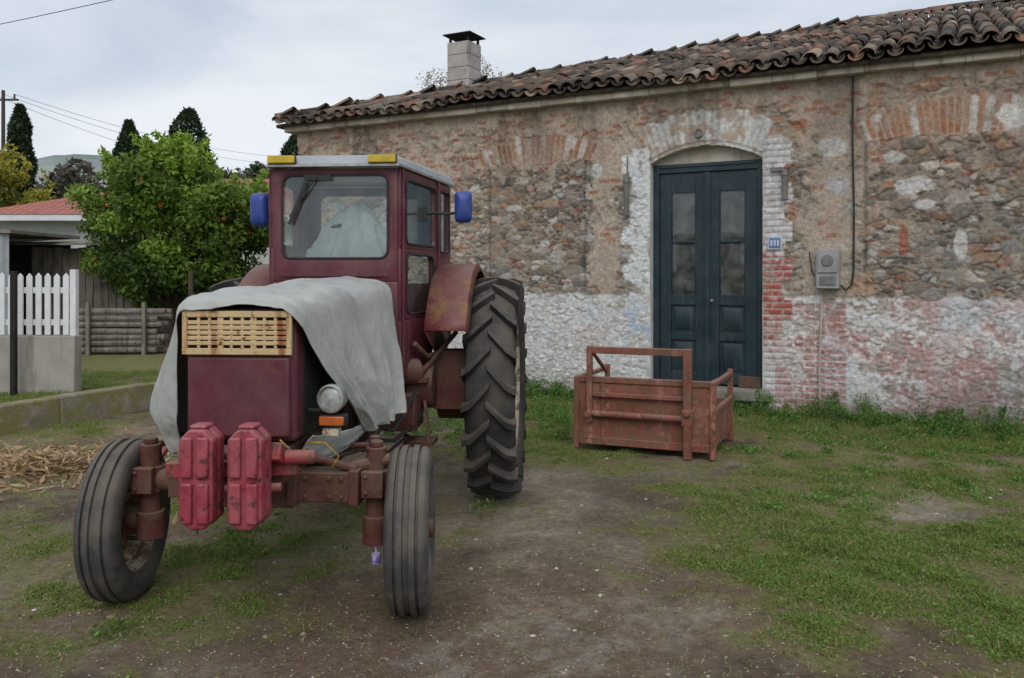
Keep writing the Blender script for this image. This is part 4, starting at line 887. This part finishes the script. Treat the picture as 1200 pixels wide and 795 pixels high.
gask.obj('window_gaskets',pmat('gasket',(.05,.03,.03),(.025,.02,.02),12,.7),T); gl.obj('cab_windows',M_glass,T,smooth=0)
b=MB(); 
for s in (1,-1):
    b.tube([(s*(wF+.03),yF+.02,zb+.05),(s*(wF+.03),yF+.02,zt)],.008,6)
    x2=wF+(wR-wF)*.7+.025; b.tube([(s*x2,yF+.84,1.36),(s*x2,yF+.84,zt)],.012,6)
    x3=wF+(wR-wF)*.62+.05; b.tube([(s*x3,yF+.74,1.62),(s*x3,yF+.74,1.78)],.01,6)
    for zz in (1.25,2.1): b.cyl((s*(wF+.03),yF+.03,zz),(s*(wF+.03),yF+.03,zz+.07),.016,n=8)
b.bx(-.36,.36,yF-.03,yF-.018,1.655,1.7); b.obj('door_trim',M_mar,T)
b=MB(); p=[(-.435,1.28,2.385),(.435,1.28,2.385),(.615,2.66,2.385),(-.615,2.66,2.385)]
b.hexa(p+[(-.41,1.31,2.455),(.41,1.31,2.455),(.59,2.62,2.465),(-.59,2.62,2.465)]); b.obj('cab_roof',M_roofm,T,bevel=.018,seg=3)
b=MB(); b.hexa([(-.445,1.265,2.375),(.445,1.265,2.375),(.63,2.67,2.375),(-.63,2.67,2.375),(-.445,1.265,2.39),(.445,1.265,2.39),(.63,2.67,2.39),(-.63,2.67,2.39)]); b.obj('roof_rim',M_chrome,T)
b=MB()
for s in (-1,1): b.bx(s*.335-.09,s*.335+.09,1.235,1.262,2.395,2.445,0); b.bx(s*.335-.095,s*.335+.095,1.262,1.278,2.388,2.45,1)
b.obj('roof_marker_lamps',[M_amber,M_black],T,bevel=.006)
b=MB(); b.bar((-.13,yF-.035,2.30),(-.30,yF-.035,2.05),.012,.008); b.bar((-.19,yF-.04,2.28),(-.30,yF-.04,2.0),.02,.012); b.cyl((-.13,yF-.05,2.31),(-.13,yF,2.31),.02,n=10); b.bx(-.20,-.02,yF-.045,yF-.02,2.29,2.325); b.obj('wiper',M_black,T)
def mirror(name,loc,arm,rz_=0):
    Mr=empty(name,loc,rz_); Mr.parent=T
    b=MB(); w_,h_=.062,.115
    vs=[];n=20
    for (y,sc_) in ((.02,1.0),(-.01,.98),(-.030,.85),(-.042,.6),(-.047,.25)):
        for k in range(n):
            a=2*math.pi*k/n; ca,sa=math.cos(a),math.sin(a); e_=.35
            vs.append((math.copysign(abs(ca)**e_,ca)*w_*sc_,y,math.copysign(abs(sa)**e_,sa)*h_*sc_))
    fs=[(r*n+k,r*n+(k+1)%n,(r+1)*n+(k+1)%n,(r+1)*n+k) for r in range(4) for k in range(n)]+[tuple(range(n)),tuple(4*n+k for k in range(n))]
    b.add(vs,fs); b.obj('housing',M_blue,Mr,smooth=60)
    b=MB(); b.tube(arm,.011,8); b.box((arm[-1][0],arm[-1][1],arm[-1][2]),(.05,.06,.1)); b.box((arm[0][0],arm[0][1],arm[0][2]),(.03,.03,.13)); b.obj('arm',M_black,Mr)
mirror('mirror_left',(.79,1.85,2.155),[(0,.03,-.03),(-.1,.05,-.05),(-.2,.1,-.04),(-.28,.1,-.05)],R(12))
mirror('mirror_right',(-.555,1.45,2.11),[(0,.03,.0),(.06,.03,.02),(.12,.0,.02)],R(-8))
for s in (1,-1):
    b=MB(); vs=[];n=22; xi,xo=.56,.86; rr=.93
    for i in range(n+1):
        a=R(35+(150-35)*i/n); y_=2.33+rr*math.cos(a); z_=.82+rr*math.sin(a); z_=min(z_,1.765)
        rl=rr-.05; yl=2.33+rl*math.cos(a); zl=min(.82+rl*math.sin(a),1.715)
        vs+=[(s*xi,y_,z_),(s*(xo-.02),y_,z_),(s*xo,yl,zl)]
    fs=[]
    for i in range(n): fs+=[(3*i,3*i+3,3*i+4,3*i+1),(3*i+1,3*i+4,3*i+5,3*i+2)]
    b.add(vs,fs)
    ivs=[(s*.565,v[1],v[2]) for v in vs[::3]]+[(s*.565,2.33,.95)]
    b.add(ivs,[(i,i+1,n+1) for i in range(n)])
    b.obj('fender_left' if s>0 else 'fender_right',M_fend,T,solid=.008,bevel=0,smooth=50)
b=MB(); b.bx(.42,.62,1.5,1.75,.50,.53); b.bar((.44,1.52,.52),(.38,1.6,.95),.02,.02); b.bar((.60,1.52,.52),(.52,1.7,.95),.02,.02); b.bx(.40,.58,1.55,1.8,.93,.96); b.obj('cab_step',M_marrust,T)
b=MB(); b.cyl((.33,1.1,1.0),(.33,1.1,1.0-.2),.06,n=14); b.tube([(.4,.9,.66),(.45,1.1,.62),(.5,1.4,.66),(.55,1.7,.75)],.014,6); b.tube([(.3,.5,.6),(.42,.95,.56),(.46,1.5,.58)],.010,6); b.tube([(.38,.7,.8),(.46,1.0,.7),(.5,1.2,.8),(.52,1.5,.9)],.012,6); b.obj('hoses',M_black,T)
b=MB(); b.cyl((.60,-.05,.24),(.60,-.05,.29),.022,n=12,m=0); b.tube([(.60,-.05,.29),(.59,-.03,.36)],.005,5); b.obj('purple_tag',M_purp,T)
b=MB(); b.cyl((-.95,.55,.42),(-.74,.62,.72),.016,n=8); b.cyl((-.74,.62,.72),(-.4,.65,.8),.016,n=8); b.obj('steering_rod',M_redpipe,T)
b=MB(); b.box((0,2.15,1.45),(.45,.42,.1)); b.box((0,2.34,1.62),(.43,.08,.3)); b.bx(-.36,.36,1.4,1.6,1.35,1.72); b.cyl((0,1.6,1.6),(0,1.72,1.86),.02,n=8); b.obj('seat_and_dash',M_black,T,bevel=.03)
b=MB(); pts=[]
for k in range(28):
    a=2*math.pi*k/28; v=Matrix.Rotation(R(-35),3,'X')@Vector((.19*math.cos(a),.19*math.sin(a),0)); pts.append(v+Vector((0,1.74,1.90)))
b.tube(pts,.013,8,closed=True); b.obj('steering_wheel',M_black,T)
n=90; m=36; vs=[]
for i in range(n):
    a=2*math.pi*i/n
    for k in range(m):
        q=k/(m-1); r=.03+.32*q**.8+.045*math.sin(a*7+q*2)*q+.025*math.sin(a*13)*q; z=2.16-.45*q**1.4-.02*math.sin(a*5)
        vs.append((.05+r*math.cos(a)*.95,1.70+r*math.sin(a)*.75,z))
vs=np.array(vs); vs[:,0]+=.07*(fbm(vs[:,0]*9,vs[:,2]*9,3)-.5); vs[:,2]+=.14*(fbm(vs[:,0]*10,vs[:,1]*10,4)-.5)
Fs=np.array([(i*m+k,((i+1)%n)*m+k,((i+1)%n)*m+k+1,i*m+k+1) for i in range(n) for k in range(m-1)]); np_mesh('interior_cloth',vs,Fs,None,M_cloth,T,smooth=True)
# ---------------------------------------------------------------- transport box
X=empty('tractor_transport_box',(.60,8.13,0),R(-23))
M_rb=pmat('rusty_red_steel',(.26,.072,.050),(.18,.05,.036),3,.85,rust=((.22,.09,.048),.46,8),dust=((.32,.22,.17),.45),streak=((.34,.17,.13),10,.53),bump=.45,bscale=30,fade=((.33,.15,.12),.5,6))
b=MB(); Wd,Dd,hb=1.34,1.05,.70
b.bx(.03,Wd-.03,.0,.02,.10,hb-.02); b.bx(.0,.05,-.02,.05,.0,hb); b.bx(Wd-.05,Wd,-.02,.05,.0,hb)
b.bx(.05,Wd-.05,-.015,.03,hb-.05,hb+.005); b.bx(.05,Wd-.05,-.015,.03,.06,.13)
b.bx(Wd-.03,Wd-.01,.05,Dd,.10,.42); b.bx(.01,.03,.05,Dd,.10,.42); b.bx(Wd-.05,Wd,Dd-.05,Dd,.0,.72); b.bx(0,.05,Dd-.05,Dd,.0,.72)
b.bx(Wd-.042,Wd+.002,.05,Dd-.05,.66,.70); b.bx(0-.002,.042,.05,Dd-.05,.66,.70); b.bx(Wd-.04,Wd+.003,.05,Dd-.05,.40,.45); b.bx(-.003,.04,.05,Dd-.05,.4,.45)
b.bx(.05,Wd-.05,.02,Dd,.10,.13)
b.bx(.05,Wd-.05,Dd-.02,Dd-.004,.13,.42)
b.bx(Wd/2-.4,Wd/2-.37,-.012,-.001,.13,hb-.05)
b.obj('box_body',M_rb,X,bevel=.005)
b=MB(); xa,xb=.17,1.10
b.bx(xa-.025,xa+.025,-.075,-.022,.28,1.0); b.bx(xb-.035,xb+.035,-.095,-.022,.0,1.0); b.bx(xa+.025,xb-.035,-.08,-.03,.93,.995)
b.cyl((xa+.02,-.05,.36),(xb-.02,-.06,.36),.03,n=12); b.bx(xa+.025,xb-.035,-.05,-.022,.52,.56)
b.bar((xa,-.03,.97),(xa,.5,.70),.03,.03); b.bar((xb,-.03,.6),(Wd-.02,.4,.69),.03,.03)
b.cyl((xb,-.13,.42),(xb,-.09,.42),.03,n=10); b.cyl((xa,-.13,.36),(xa,-.05,.36),.03,n=10); b.bx(xb-.05,xb+.05,-.1,-.02,.30,.45)
b.obj('hitch_frame',M_rb,X,bevel=.006)
print('done')
